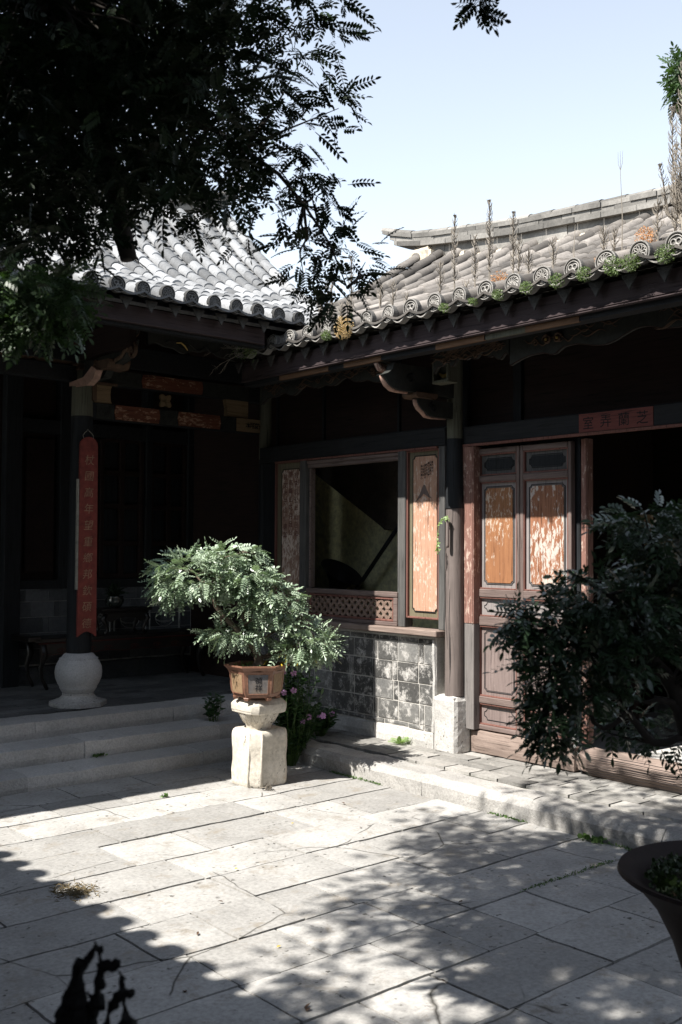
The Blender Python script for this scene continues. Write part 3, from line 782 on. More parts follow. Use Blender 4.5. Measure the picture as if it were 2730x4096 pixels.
m.obj('capital_block', M['carvebrown'], br, bevel=.004)
m = MB(); m.prism([(3.99, 2.86), (4.03, 2.86), (4.03, 3.0), (4.22, 3.0), (4.22, 3.02), (3.99, 3.02)], 1, 7.77, 7.80); m.obj('wing_bracket', M['carvebrown'], br)
# hanging carved friezes of the hall
m = MB()
pts = [(1.4, 3.16)]+[(x, z) for x, z in ((2.9, 3.16), (3.2, 3.15), (3.28, 3.11), (3.37, 3.10), (3.45, 3.15), (3.50, 3.165), (3.55, 3.12), (3.60, 3.09), (3.70, 3.088), (3.85, 3.08))]+[(3.85, 3.30), (1.4, 3.30)]
m.prism(pts, 1, 7.82, 7.86); m.obj('carved_bracket_board', M['carvebrown'], hall)
m = MB(); rr = random.Random(4); pts = [(4.05, 3.30)]
x = 4.05
while x < 5.1: pts.append((x, 3.215+.02*math.sin(x*14)+.008*math.sin(x*37)-.03*max(0, x-4.7))); x += .02
pts += [(5.1, 3.34), (4.05, 3.34)]
m.prism(pts, 1, 6.98, 7.01)
for k in range(5):
    x0 = 4.2+k*.18; m.tube([(x0+q*.02, 6.975, 3.25+.025*math.sin(q*.6+k)) for q in range(12)], .0045, 5)
m.obj('carved_frieze', M['carve'], hall)
m = MB(); m.tube([(4.30, 6.972, 3.262), (4.34, 6.97, 3.268), (4.375, 6.968, 3.245), (4.40, 6.967, 3.215)], [.004, .007, .007, .003], 6); m.obj('gilt_leaf', M['gold'], hall)
# rafters under the eave
m = MB(); x = 1.5
while x < 5.7:
    m.prism([(6.5, 3.33), (7.3, 3.66), (7.9, 4.02), (8.6, 4.62), (8.6, 4.5), (7.9, 3.92), (7.3, 3.57), (6.5, 3.25)], 0, x-.03, x+.03); x += .3
m.obj('rafters', M['redbrown'], hall)

# ---------------------------------------------------- SIDE WING (right)
wing = thing('side_wing', 'low timber side wing with carved doors and plants growing on its brown tiled roof', 'building', (6, 4, 0))
KR = [(4.835, 3.230), (5.1, 3.335), (5.6, 3.53), (6.1, 3.745), (6.6, 4.01), (7.05, 4.265)]
def surfR(u, w_):
    s = max(0, min(1, (u-4.80)/2.25)); e = max(0, (w_-4.6)/2.3); return smooth_profile(KR, u)+.27*e*e*s
rowsR = [5.534+.2195*k for k in range(-18, 7)]
rr_ = Roof(lambda u, w_, z: (u, w_, z), surfR, 4.835, 7.03, rowsR, tiler=.055, seg=.21, lip=.010)
rr_.build('roof', M['tileR'], wing)
ridge('ridge', [(1.5, 4.43), (4.2, 4.43), (5.7, 4.545), (6.7, 4.67), (7.1, 4.74), (7.43, 4.86)], M['ridge'], wing, lambda u, w_, z: (7.0+u, w_, z))
m = MB(); m.rough(6.84, 7.1, 6.70, 6.98, 4.30, 4.50, amp=.02, cell=.04, rnd=.03, seed=2)
w_ = 1.8
while w_ < 6.7: m.rough(6.90, 7.08, w_, w_+.5, 4.08+.27*max(0, (w_-4.6)/2.3)**2, 4.235+.27*max(0, (w_-4.6)/2.3)**2, amp=.018, cell=.05, rnd=.02, seed=w_); w_ += .5
m.obj('ridge_plaster', M['plaster'], wing)
dmR = [disc_mesh('disc_petals_pale', 10, M['discR']), disc_mesh('disc_knot_pale', 'knot', M['discR']), disc_mesh('disc_swirl_pale', 'swirl', M['discR'])]
for i, yv in enumerate(rowsR):
    inst('tile_end_disc', dmR[(i*5+1) % 3], wing, (4.820, yv, 3.230+.026), R(random.uniform(-5, 5)), roty=R(random.uniform(-6, 6)), scale=random.uniform(1.08, 1.18))
    inst('drip_tile', drp, wing, (4.892, yv+.11, 3.172), R(random.uniform(-5, 5)))
# bright lips of the lowest pans
for yv in rowsR[:-1]:
    m = MB(); pts = []
    for q in range(9):
        t = q/8; pts.append((yv+.045+.13*t, 3.222-.036*math.sin(math.pi*t)-.002))
    top = pts; bot = [(a, b-.009) for a, b in reversed(pts)]
    m.prism(top+bot, 0, 4.812, 4.87, tint=random.uniform(.3, 1)); m.obj('pan_lip', M['discR'], wing)
f = MB(); f.box(4.935, 4.965, 1.2, 6.98, 3.018, 3.165)
f.box(4.925, 4.935, 1.2, 6.98, 3.018, 3.026); f.box(4.928, 4.935, 1.2, 6.98, 3.032, 3.037)
f.obj('fascia_board', M['fascia'], wing, bevel=.002)
f = MB(); f.box(4.967, 5.06, 1.2, 6.98, 2.985, 3.15); eb = f.obj('eave_beam', M['blackH'], wing)
for (a, b, mt) in ((5.9, 6.5, 'ochreY'), (5.32, 5.72, 'ochreY'), (4.35, 4.78, 'ochreY'), (3.62, 4.02, 'ochreY'), (4.02, 4.34, 'green')):
    f = MB(); f.box(4.962, 4.985, a, b, 2.982, 3.0165); f.obj('painted_strip', M[mt], eb)
f = MB(); f.box(5.12, 5.26, 1.2, 6.98, 3.08, 3.22); f.obj('eave_purlin', M['blackH'], wing)
# soffit boards, gable, rear slope, rear wall
f = MB(); f.add([(4.99, 1.2, 3.20), (4.99, 6.98, 3.20), (5.8, 6.98, 3.46), (5.8, 1.2, 3.46)], [(0,1,2,3)]); f.obj('soffit', M['redbrown'], wing)
f = MB()
for (a, b) in ((6.96, 7.02),):
    f.prism([(5.85, 3.36), (9.2, 3.36), (9.2, 3.4), (7.05, 4.38), (6.3, 4.02), (5.85, 3.70)], 1, a, b)
f.prism([(5.72, .1), (9.2, .1), (9.2, 3.3), (7.05, 4.12), (6.3, 3.8), (5.72, 3.5)], 1, 1.3, 1.36)
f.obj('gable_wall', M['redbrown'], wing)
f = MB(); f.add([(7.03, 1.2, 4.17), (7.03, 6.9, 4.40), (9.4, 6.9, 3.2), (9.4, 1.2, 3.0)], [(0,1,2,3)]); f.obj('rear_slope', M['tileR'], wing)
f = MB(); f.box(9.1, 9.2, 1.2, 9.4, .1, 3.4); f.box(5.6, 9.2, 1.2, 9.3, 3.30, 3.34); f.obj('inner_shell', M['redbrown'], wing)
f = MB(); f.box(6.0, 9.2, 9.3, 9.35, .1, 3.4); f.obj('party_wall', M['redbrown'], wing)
# brick base
bw = MB(); bw.box(5.668, 5.84, 5.44, 7.72, .1, .972, tint=.5); bwO = bw.obj('brick_wall', M['mortar'], wing)
bb = MB(); crs = [(.262, .297, 0), (.301, .452, 1), (.457, .607, 2), (.612, .760, 1), (.765, .913, 2), (.918, .958, 0)]
for ci, (za, zb, kind) in enumerate(crs):
    yv = 5.445-random.uniform(0, .15); k = ci
    while yv < 7.72:
        l = random.uniform(.16, .28) if kind == 0 else (.055 if (k % 3 == 2) else .232)
        a, b = max(yv, 5.447), min(yv+l, 7.70)
        if b-a > .02: bb.rough(5.660+random.uniform(-.002, .002), 5.70, a+.0025, b-.0025, za, zb, amp=.0025, cell=.05, rnd=.003, tint=random.random(), seed=yv)
        yv += l; k += 1
bb.obj('brick_course', M['brick'], bwO)
m = MB(); yv = 5.445
for l in (.66, .62, .6, .5): m.rough(5.642, 5.74, yv, yv+l-.004, .11, .258, amp=.006, cell=.05, rnd=.008, seed=yv); yv += l
m.rough(5.655, 5.75, 5.445, 7.6, .958, .982, amp=.006, cell=.06, rnd=.004, seed=4)
m.rough(5.645, 5.70, 5.441, 5.475, .255, .962, amp=.008, cell=.04, rnd=.006, seed=6)
m.obj('plinth', M['plinth'], wing)
m = MB(); m.box(5.600, 5.80, 5.385, 7.70, .984, 1.030); m.obj('sill', M['sill'], wing, bevel=.006)
# window bay
mO = MB(); mO.box(5.69, 5.79, 5.38, 7.75, 2.432, 2.575); bmO = mO.obj('lintel_beam', M['blackH'], wing, bevel=.006)
m = MB(); m.box(5.682, 5.70, 5.46, 7.5, 2.418, 2.432); m.obj('beam_lip', M['redtrim'], bmO)
m = MB(); m.box(5.80, 5.83, 5.38, 7.76, 2.57, 3.5); up = m.obj('upper_panel', M['redbrown'], wing)
m = MB()
for yv in (5.42, 5.98, 6.93, 7.6): m.box(5.776, 5.80, yv-.012, yv+.012, 2.58, 3.3)
m.box(5.77, 5.80, 5.4, 7.7, 2.577, 2.592); m.obj('panel_batten', M['black'], up)
def post(y0, y1, x0, x1, z0, z1, mat, name='post', bev=.005):
    m = MB(); m.box(x0, x1, y0, y1, z0, z1); return m.obj(name, mat, wing, bevel=bev)
post(7.52, 7.72, 5.72, 5.80, 1.03, 2.43, M['black'])
post(7.052, 7.140, 5.685, 5.78, 1.031, 2.431, M['mauveblue']); post(5.805, 5.890, 5.685, 5.78, 1.031, 2.431, M['mauveblue'])
post(5.382, 5.448, 5.690, 5.78, 1.031, 2.431, M['mauveblue'])
def notched(y0, y1, z0, z1, c, n=4):
    """rectangle with small scooped corners"""
    out = []
    for (cy_, cz_, sy, sz) in ((y0, z0, 1, 1), (y1, z0, -1, 1), (y1, z1, -1, -1), (y0, z1, 1, -1)):
        arc = [(cy_+sy*c*math.cos(a), cz_+sz*c*math.sin(a)) for a in [math.pi/2*i/n for i in range(n+1)]]
        if (sy, sz) in ((1, 1), (-1, -1)): arc = arc[::-1]
        out += arc
    return out
def painted_board(y0, y1, z0, z1, py0, py1, pz0, pz1, mat, border, name='painted_board'):
    m = MB(); m.box(5.722, 5.735, y0, y1, z0, z1); o = m.obj(name, border, wing)
    m = MB(); m.box(5.697, 5.724, y0-.001, y0+.014, z0, z1); m.box(5.697, 5.724, y1-.014, y1+.001, z0, z1)
    m.box(5.697, 5.724, y0+.014, y1-.014, z0-.001, z0+.014); m.box(5.697, 5.724, y0+.014, y1-.014, z1-.014, z1+.001); m.obj('frame_trim', M['redtrim'], o, bevel=.003)
    m = MB(); m.prism(notched(py0, py1, pz0, pz1, .022), 0, 5.716, 5.723); p = m.obj('painted_field', mat, o)
    m = MB(); q = [(5.717, a, b) for a, b in notched(py0-.007, py1+.007, pz0-.007, pz1+.007, .022)]; m.tube(q+[q[0]], .0028, 5); m.obj('beading', M['ink'], o)
    return o, p
o, p = painted_board(5.449, 5.802, 1.105, 2.418, 5.487, 5.742, 1.165, 2.366, M['tanboard'], M['olive'])
for c_, (txt, zt) in enumerate((('清風明月', 2.315), ('山高水長人', 2.32), ('春江花月夜', 2.31), ('松竹梅石', 2.30), ('雲白天青山', 2.295), ('小橋流水', 2.29), ('草木文章心', 2.29))):
    text_mb(txt, .021, M['ink'], 'inscription', p, lambda i, zt=zt, c_=c_: ((5.7145, 5.535+.0195*c_, zt-.023*i), (0,-1,0), (0,0,1)), bold=.02)
m = MB(); m.prism([(5.70, 2.03), (5.665, 2.08), (5.64, 2.13), (5.628, 2.145), (5.612, 2.14), (5.60, 2.11), (5.585, 2.09), (5.57, 2.06), (5.54, 2.035), (5.575, 2.045), (5.60, 2.06), (5.63, 2.075), (5.66, 2.045)], 0, 5.7135, 5.7165)
m.prism([(5.72, 2.01), (5.68, 2.06), (5.685, 2.03)], 0, 5.7135, 5.7165); m.obj('ink_mountain', M['frame'], p)
o, p = painted_board(7.142, 7.518, 1.06, 2.428, 7.175, 7.430, 1.12, 2.352, M['tandark'], M['olive'])
for c_, (txt, zt) in enumerate((('桃李前公半山日和', 2.30), ('情高峰山花月我公', 2.31), ('前文海牙山傳書草', 2.29))):
    text_mb(txt, .058, M['faintink'], 'inscription', p, lambda i, zt=zt, c_=c_: ((5.7145, 7.225+.078*c_, zt-.075*i), (0,-1,0), (0,0,1)), bold=.01)
# window with its lattice panel
wi = MB(); wi.box(5.692, 5.76, 5.892, 7.050, 2.385, 2.416); wi.box(5.700, 5.75, 5.892, 7.050, 2.352, 2.385)
wi.box(5.72, 5.78, 7.028, 7.051, 1.30, 2.35); wi.box(5.72, 5.78, 5.891, 5.905, 1.30, 2.35)
wo_ = wi.obj('window_frame', M['frameH'], wing, bevel=.006)
fr = MB()
for (a, b, c_, d, x0) in ((5.878, 7.030, 1.258, 1.302, 5.670), (5.878, 7.030, 1.032, 1.064, 5.670), (5.878, 5.925, 1.064, 1.258, 5.672), (6.985, 7.030, 1.064, 1.258, 5.672)): fr.box(x0, 5.72, a, b, c_, d)
fo = fr.obj('lattice_frame', M['frameH'], wo_, bevel=.005)
fr = MB()
for (a, b, c_, d) in ((5.925, 6.985, 1.238, 1.2575), (5.925, 6.985, 1.0645, 1.083), (5.9255, 5.942, 1.083, 1.238), (6.968, 6.9845, 1.083, 1.238)): fr.box(5.678, 5.715, a, b, c_, d)
fr.obj('lattice_moulding', M['redtrim'], fo, bevel=.004)
la = MB(); y0, y1, z0, z1 = 5.942, 6.968, 1.083, 1.238; cell = .0775
def clipdiag(s, c0):
    pts = []
    for yv in (y0, y1):
        zv = z0+s*(yv-c0)
        if z0 <= zv <= z1: pts.append((yv, zv))
    for zv in (z0, z1):
        yv = c0+s*(zv-z0)
        if y0 < yv < y1: pts.append((yv, zv))
    return pts[:2] if len(pts) >= 2 else None
for s in (1, -1):
    c0 = y0-.4
    while c0 < y1+.4:
        q = clipdiag(s, c0)
        if q:
            (a, b), (c_, d) = q; L_ = math.hypot(c_-a, d-b)
            if L_ > .01:
                nx, nz = -(d-b)/L_*.0115, (c_-a)/L_*.0115
                x_ = 5.688 if s > 0 else 5.6895
                la.prism([(a-nx, b-nz), (c_-nx, d-nz), (c_+nx, d+nz), (a+nx, b+nz)], 0, x_, x_+.014)
        c0 += cell
iy = 0
yv = y0
while yv < y1:
    for j in range(4):
        zc = z0+cell/2+j*cell*.5*1.0
        pass
    yv += cell
def node(cy_, cz_, r_):
    la.prism([(cy_+r_*math.cos(2*math.pi*k/10), cz_+r_*math.sin(2*math.pi*k/10)) for k in range(10)], 0, 5.6865, 5.7045)
c1 = y0-.4
nodes_ = set()
k1 = 0
for i in range(60):
    for j in range(60):
        ca, cb = y0-.4+i*cell, y0-.4+j*cell       # z-z0 = yv-ca = cb-yv
        yv = (ca+cb)/2; zv = z0+(cb-ca)/2
        if y0+.01 < yv < y1-.01 and z0+.01 < zv < z1-.01: node(yv, zv, .0195)
la.obj('lattice', M['lattice'], fo)
# column and its stone
cm = MB()
for k in range(1): cm.lathe([(.072, .555), (.071, 1.0), (.069, 1.6), (.064, 2.2), (.060, 2.475)], (5.705, 5.292, 0), 28)
cR = cm.obj('column', M['column'], wing, smooth=True, autos=40)
cm = MB(); cm.lathe([(.060, 2.475), (.058, 3.2)], (5.705, 5.292, 0), 24); cm.obj('painted_band', M['green'], cR, smooth=True, autos=40)
cm = MB(); cm.lathe([(.0715, 1.95), (.0645, 2.2), (.0608, 2.4748)], (5.7046, 5.292, 0), 28, caps=False); cm.obj('dark_sleeve', M['black'], cR, smooth=True)  # thin black sleeve round the upper part of the column
cm = MB(); cm.rough(5.615, 5.82, 5.212, 5.440, .11, .556, amp=.009, cell=.035, rnd=.012, seed=12); cm.obj('column_stone', M['plinth'], cR)
cm = MB()
for (dy, z0_, z1_) in ((-.012, .75, 1.35), (-.020, .62, 1.02), (.03, 1.1, 1.5), (.008, .9, 1.15)):
    cm.tube([(5.705-math.sqrt(.071**2-dy*dy)-.0006, 5.292+dy+.003*math.sin(z*13), z) for z in [z0_+(z1_-z0_)*q/8 for q in range(9)]], [.0004, .0015, .0022, .0028, .003, .0026, .002, .0015, .0004], 5)
cm.obj('drying_crack', M['ink'], cR)
# bracket on the column
br = thing_part('bracket', wing)
m = MB(); m.prism([(5.66, 2.62), (5.66, 2.74), (5.28, 2.74), (5.282, 2.715), (5.30, 2.685), (5.33, 2.66), (5.36, 2.648), (5.39, 2.622), (5.46, 2.618)], 1, 5.262, 5.322); m.obj('lower_arm', M['carve'], br)
m = MB(); m.tube([(5.275, 5.292, 2.735), (5.285, 5.292, 2.705), (5.31, 5.292, 2.672), (5.345, 5.292, 2.652), (5.38, 5.292, 2.622), (5.44, 5.292, 2.612), (5.60, 5.292, 2.614)], [.016, .018, .019, .018, .016, .010, .004], 8)
m.tube([(4.93, 5.292, 2.868), (4.955, 5.292, 2.845), (4.985, 5.292, 2.81), (5.03, 5.292, 2.785), (5.09, 5.292, 2.775), (5.20, 5.292, 2.772)], [.006, .016, .020, .020, .014, .008], 8); m.obj('carved_edge', M['carvered'], br, smooth=True)
m = MB(); m.prism([(5.66, 2.775), (5.66, 2.97), (5.04, 2.97), (5.02, 2.92), (4.98, 2.89), (4.925, 2.872), (4.96, 2.85), (4.99, 2.81), (5.03, 2.79), (5.10, 2.778)], 1, 5.258, 5.326); m.obj('upper_arm', M['carve'], br)
m = MB(); m.prism([(5.245, 2.742), (5.42, 2.742), (5.44, 2.756), (5.44, 2.774), (5.225, 2.774), (5.225, 2.756)], 1, 5.22, 5.365); m.obj('bearing_block', M['carvebrown'], br, bevel=.004)
m = MB(); m.tube([(5.44+.045*(1-q/20)*math.cos(q*.5+2), 5.257, 2.685+.04*(1-q/20)*math.sin(q*.5+2)) for q in range(18)], .004, 5)
m.tube([(5.20+.05*(1-q/20)*math.cos(q*.5), 5.253, 2.87+.04*(1-q/20)*math.sin(q*.5)) for q in range(18)], .004, 5); m.obj('scroll', M['blackH'], br)
m = MB(); m.tube([(4.99, 5.40, 2.985), (5.03, 5.40, 2.95), (5.10, 5.40, 2.93), (5.24, 5.40, 2.92), (5.36, 5.40, 2.925)], [.02, .03, .026, .018, .008], 8); m.obj('curled_rib', M['redpost'], br, smooth=True)
bx = MB()
for (a, b, c_, d) in ((5.03, 5.19, 2.98, 3.0), (5.03, 5.19, 2.84, 2.862), (5.03, 5.05, 2.862, 2.98), (5.17, 5.19, 2.862, 2.98)): bx.box(5.35, 5.45, a, b, c_, d)
bx.box(5.42, 5.43, 5.05, 5.17, 2.86, 2.98); bxO = bx.obj('box_frame', M['green'], br, bevel=.003)
bx = MB(); bx.tube([(5.405, 5.07+.1*q/8, 2.925-.03*math.sin(math.pi*q/8)) for q in range(9)], [.004, .009, .012, .014, .015, .014, .012, .009, .004], 6); bx.obj('gilt_fruit', M['gold'], bxO, smooth=True)
# carved friezes under the eave
def frieze(ya, yb, zb_, seed, mid=None):
    m = MB(); rr = random.Random(seed); n = 90; pts = []
    for i in range(n+1):
        t = i/n; yv = ya+(yb-ya)*t; e = abs(t-.5)*2
        z = zb_+.03*math.sin(t*math.pi*7+1.5*e)*.6+.014*math.sin(t*41)-.035*e**3+.02*(1-e)
        if mid and abs(yv-mid) < .07: z -= .03*(1-abs(yv-mid)/.07)
        pts.append((yv, z))
    m.prism(pts+[(yb, 3.10), (ya, 3.10)], 0, 5.19, 5.222)
    o = m.obj('carved_frieze', M['carve'], wing)
    m = MB()
    for i in range(44):
        yc = rr.uniform(ya+.06, yb-.06); zc = zb_+rr.uniform(.03, .13); L_ = rr.uniform(.10, .22); s_ = rr.choice((-1, 1)); ph = rr.uniform(0, 6)
        m.tube([(5.187, yc+s_*L_*(q/12-.5), zc+.016*math.sin(q*.55+ph)-.012*q/12) for q in range(13)], [.001+.0035*math.sin(math.pi*q/12) for q in range(13)], 5)
    for i in range(7):
        yc = rr.uniform(ya+.05, yb-.05); zc = zb_+rr.uniform(.015, .06)
        m.tube([(5.185, yc+.026*(1-q/20)*math.cos(q*.5), zc+.026*(1-q/20)*math.sin(q*.5)) for q in range(18)], .0038, 5)
    m.obj('relief_scroll', M['carvebrown'], o)
    lip = MB(); lip.tube([(5.194, a, b) for a, b in pts], .005, 5); lip.obj('frieze_lip', M['redbrown'], o)
    if mid:
        g_ = MB()
        for s_ in (-1, 1):
            g_.tube([(5.178, mid+s_*(.042+.034*(1-q/22)*math.cos(q*.5)), zb_+.065+.034*(1-q/22)*math.sin(q*.5)) for q in range(20)], .0075, 6)
        g_.obj('scroll_boss', M['carvebrown'], o)
        g_ = MB()
        for s_ in (-1, 1): g_.lathe([(.007, -.006), (.007, .006)], (5.168, mid+s_*.042, zb_+.065), 8)
        g_.obj('gilt_stud', M['gold'], o)
frieze(5.40, 7.05, 2.92, 3); frieze(4.34, 5.02, 2.93, 5); frieze(1.6, 4.70 if False else 4.33, 2.90, 9, mid=3.98)
# door bay
m = MB(); m.box(5.74, 5.86, 1.3, 5.38, 2.428, 2.566); lb = m.obj('lintel_beam', M['blackH'], wing, bevel=.006)
m = MB(); m.box(5.728, 5.75, 1.3, 5.36, 2.412, 2.430); m.obj('beam_lip', M['redtrim'], lb)
m = MB(); m.box(5.88, 5.91, 1.3, 5.36, 2.56, 3.5); up = m.obj('upper_panel', M['redbrown'], wing)
m = MB(); m.box(5.845, 5.885, 4.774, 4.845, 2.567, 3.4); m.box(5.85, 5.883, 5.29, 5.36, 2.567, 3.4); m.box(5.84, 5.88, 1.3, 5.34, 2.567, 2.583); m.obj('panel_batten', M['black'], up)
sg = MB(); sg.box(5.735, 5.741, 3.62, 4.185, 2.434, 2.558); sgO = sg.obj('red_inscription_field', M['redpaint'], lb)
text_mb('室弄蘭芝', .092, M['ink'], 'inscription', sgO, lambda i: ((5.7335, 4.11-.138*i, 2.496), (0,-1,0), (0,0,1)), split=True)
m = MB(); m.box(5.735, 5.86, 5.130, 5.362, 1.095, 2.412); m.box(5.729, 5.736, 5.136, 5.146, 1.095, 2.412); o = m.obj('door_post', M['redpost'], wing, bevel=.004)
m = MB(); m.box(5.738, 5.86, 5.131, 5.361, .315, 1.094); m.obj('bare_post_foot', M['greypost'], o, bevel=.004)
def door_leaf(y0, y1, pmat, ornate=False):
    d = thing_part('door_leaf', wing); X = 5.80
    s = .028
    for a, b in ((y0, y0+s), (y1-s, y1)):
        m = MB(); m.box(X, X+.05, a, b, .315, 2.395); m.obj('stile', M['frame'], d, bevel=.004)
    rails = [(.315, .350), (.509, .562), (1.081, 1.152-.001), (1.294, 1.353), (2.145, 2.193), (2.355, 2.395)]
    m = MB()
    rails = [(.315, .352), (.508, .562), (1.040, 1.084), (1.232, 1.286), (2.142, 2.190), (2.352, 2.395)]
    rails = [(.315, .352), (.508, .560), (1.080, 1.150), (1.292, 1.352), (2.145, 2.193), (2.354, 2.395)]
    for a, b in rails:
        m = MB(); m.box(X-.003, X+.048, y0+s, y1-s, a, b); m.obj('rail', M['frameH'], d, bevel=.006)
    opens = [(rails[i][1], rails[i+1][0]) for i in range(5)]
    tr = MB()
    for a, b in opens:
        for (p_, q_, r_, t_) in ((y0+s, y0+s+.010, a, b), (y1-s-.010, y1-s, a, b), (y0+s+.010, y1-s-.010, a, a+.010), (y0+s+.010, y1-s-.010, b-.010, b)): tr.box(X+.004, X+.03, p_, q_, r_, t_)
    tr.obj('red_moulding', M['redtrim'], d, bevel=.002)
    for i, (a, b) in enumerate(opens):
        ya, yb = y0+s+.010, y1-s-.010
        pm = [M['mauve'], M['mauve'], M['greyboard'], M['greyboard'], M['mauveblue']][i]
        m = MB(); m.box(X+.026, X+.034, ya, yb, a+.010, b-.010); p = m.obj('panel', pm, d)
        q = notched(ya+.028, yb-.028, a+.036, b-.036, .020 if b-a > .3 else .026, 5)
        m = MB(); pp = [(X+.0255, u_, v_) for u_, v_ in q]; m.tube(pp+[pp[0]], .0034, 6)
        if b-a > .3:
            q2 = notched(ya+.036, yb-.036, a+.044, b-.044, .018, 5); pp = [(X+.0255, u_, v_) for u_, v_ in q2]; m.tube(pp+[pp[0]], .0016, 5)
        m.obj('panel_beading', M['blackH'], p)
        if i == 3:
            m = MB(); m.prism(notched(ya+.040, yb-.040, a+.048, b-.048, .018, 5), 0, X+.0215, X+.0265); m.obj('painted_field', pmat, p)
        elif i == 4:
            m = MB(); m.prism(notched(ya+.034, yb-.034, a+.042, b-.042, .022, 5), 0, X+.0235, X+.0265); m.obj('raised_field', M['black'], p)
    return d
door_leaf(4.752, 5.166, M['orange']); door_leaf(4.300, 4.746, M['orange2'])
m = MB(); m.box(5.86, 5.93, 4.21, 4.262, .33, 2.41); m.box(5.848, 5.862, 4.212, 4.225, .33, 2.41); m.obj('door_jamb', M['redpost'], wing, bevel=.004)
m = MB(); m.box(5.86, 5.92, 4.266, 5.2, .32, 2.42); m.obj('inner_leaf_edge', M['black'], wing)
m = MB(); m.rough(5.775, 5.90, 4.26, 5.205, .139, .312, amp=.006, cell=.05, rnd=.010, seed=3); m.obj('threshold_beam', M['sill'], wing)
m = MB(); m.rough(5.745, 5.90, 1.4, 4.256, .139, .322, amp=.012, cell=.05, rnd=.03, seed=7); th = m.obj('threshold_beam', M['sill'], wing, smooth=False)
m = MB()
for k in range(9): m.tube([(5.742-.002, 1.5+q*.24, .165+.016*k+.005*math.sin(q*1.3+k)) for q in range(12)], [.0008+.0016*abs(math.sin(q+k)) for q in range(12)], 4)
m.obj('weather_crack', M['ink'], th)
# room behind the doors and behind the window
m = MB(); m.box(6.70, 6.76, 5.24, 9.3, .1, 3.3); m.obj('plaster_wall', M['roomwall'], wing)
m = MB(); m.box(5.95, 8.2, 5.18, 5.24, .1, 3.3); m.obj('partition_wall', M['redbrown'], wing)
m = MB(); m.box(5.93, 9.1, 1.36, 9.3, .12, .20); m.obj('room_floor', M['step'], wing)  # pale stone put in to bounce light onto the plaster wall
sl_ = MB(); sl_.prism([(8.9, 3.25), (8.9, 2.90), (8.10, 2.45), (7.04, 1.86), (6.98, 1.82), (5.4, 1.85), (5.4, 3.25)], 0, 6.57, 6.62); sl_.obj('woven_ceiling_panel', M['woven'], wing)
m = MB(); m.box(7.0, 7.03, 4.44, 4.60, 1.15, 1.92); m.box(7.0, 7.03, 3.6, 4.36, 1.25, 1.76); m.obj('screen_panel', M['roomtan'], wing)
m = MB(); m.box(7.1, 7.16, 4.66, 5.0, .2, 1.75); m.box(7.05, 7.2, 3.2, 4.7, 1.94, 1.96); m.obj('cupboard', M['redbrown'], wing)

# ---------------------------------------------------- OPPOSITE WING (casts the scalloped shade)
ow = thing('side_wing', 'tiled timber wing across the courtyard whose eave shades the paving', 'building', (-2, 3, 0))
rowsO = [-2.0+.215*k for k in range(0, 44)]
def surfO(u, w_): return 3.2+.42*u
ro = Roof(lambda u, w_, z: (-.27-u, w_, z), surfO, 0, 2.3, rowsO, tiler=.078); ro.build('roof', M['tileR'], ow)
for i, yv in enumerate(rowsO): inst('tile_end_disc', dmR[i % 3], ow, (-.255, yv, 3.245), R(180), scale=1.3)
m = MB(); m.box(-.62, -.59, -2, 7.4, 3.0, 3.2); m.obj('fascia_board', M['fascia'], ow)
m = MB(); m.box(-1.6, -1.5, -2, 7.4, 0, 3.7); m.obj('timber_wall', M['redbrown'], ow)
m = MB()
for yv in (-1, 1.4, 3.8, 6.2): m.lathe([(.1, 0), (.09, 3.5)], (-1.3, yv, 0), 14)
m.obj('veranda_posts', M['column'], ow)
m = MB(); m.rough(-4, -.7, -3, 6.6, -.05, .14, cell=.3, seed=1); m.obj('platform', M['curb'], ow)

# ---------------------------------------------------- REAR WING (behind the camera, unseen; added to block low sky light)
rw = thing('added_rear_wing', 'unseen tiled timber wing added on the near side to block sky light', 'building', (3, -3, 0))
rowsB = [-.5+.215*k for k in range(0, 44)]
rb_ = Roof(lambda u, w_, z: (w_, -1.9-u, z), lambda u, w_: 3.2+.45*u, 0, 2.3, rowsB, seg=.3); rb_.build('roof', M['tileR'], rw)
m = MB(); m.box(-2.5, 9, -2.9, -2.8, 0, 3.7); m.obj('timber_wall', M['redbrown'], rw)
m = MB(); m.box(-2.5, 9, -2.14, -2.1, 3.0, 3.2); m.obj('fascia_board', M['fasciaX'], rw)

# ================================================================== OBJECTS
# couplet board hung on the hall column
cb = thing('couplet_board', 'long red board with worn gilt characters hung on the dark veranda column', 'sign', (3.945, 7.73, .92))
pts = [(3.862, .918), (3.866, 2.46)]
for q in range(9):
    a = math.pi*(1-q/8); pts.append((3.9425+.0765*math.cos(a), 2.475+.072*math.sin(a)))
pts += [(4.019, 2.46), (4.029, .912)]
for q in range(7):
    t = q/6; pts.append((4.029-.167*t, .912+.045*math.sin(math.pi*t)+.006*t))
m = MB(); m.prism(pts[:-1], 1, 7.722, 7.742); m.obj('board', M['board'], cb, bevel=.002)
m = MB(); m.box(3.846, 3.861, 7.726, 7.75, 1.30, 2.20); m.obj('board_edge', M['boardedge'], cb)
text_mb('杖國高年望重鄉邦欽碩德', .088, M['goldtext'], 'inscription', cb, lambda i: ((3.9475-.0006*i, 7.7195, 2.36-.1335*i), (1,0,0), (0,0,1)), shear=.12, bold=-.004, split=True)
m = MB(); m.tube([(3.90, 7.735, 2.535), (3.895, 7.74, 2.56), (3.915, 7.745, 2.585), (3.935, 7.75, 2.60), (3.945, 7.755, 2.615), (3.955, 7.75, 2.60), (3.975, 7.745, 2.582), (3.99, 7.74, 2.56), (3.985, 7.735, 2.535)], .0028, 6); m.obj('hanger', M['boardedge'], cb)

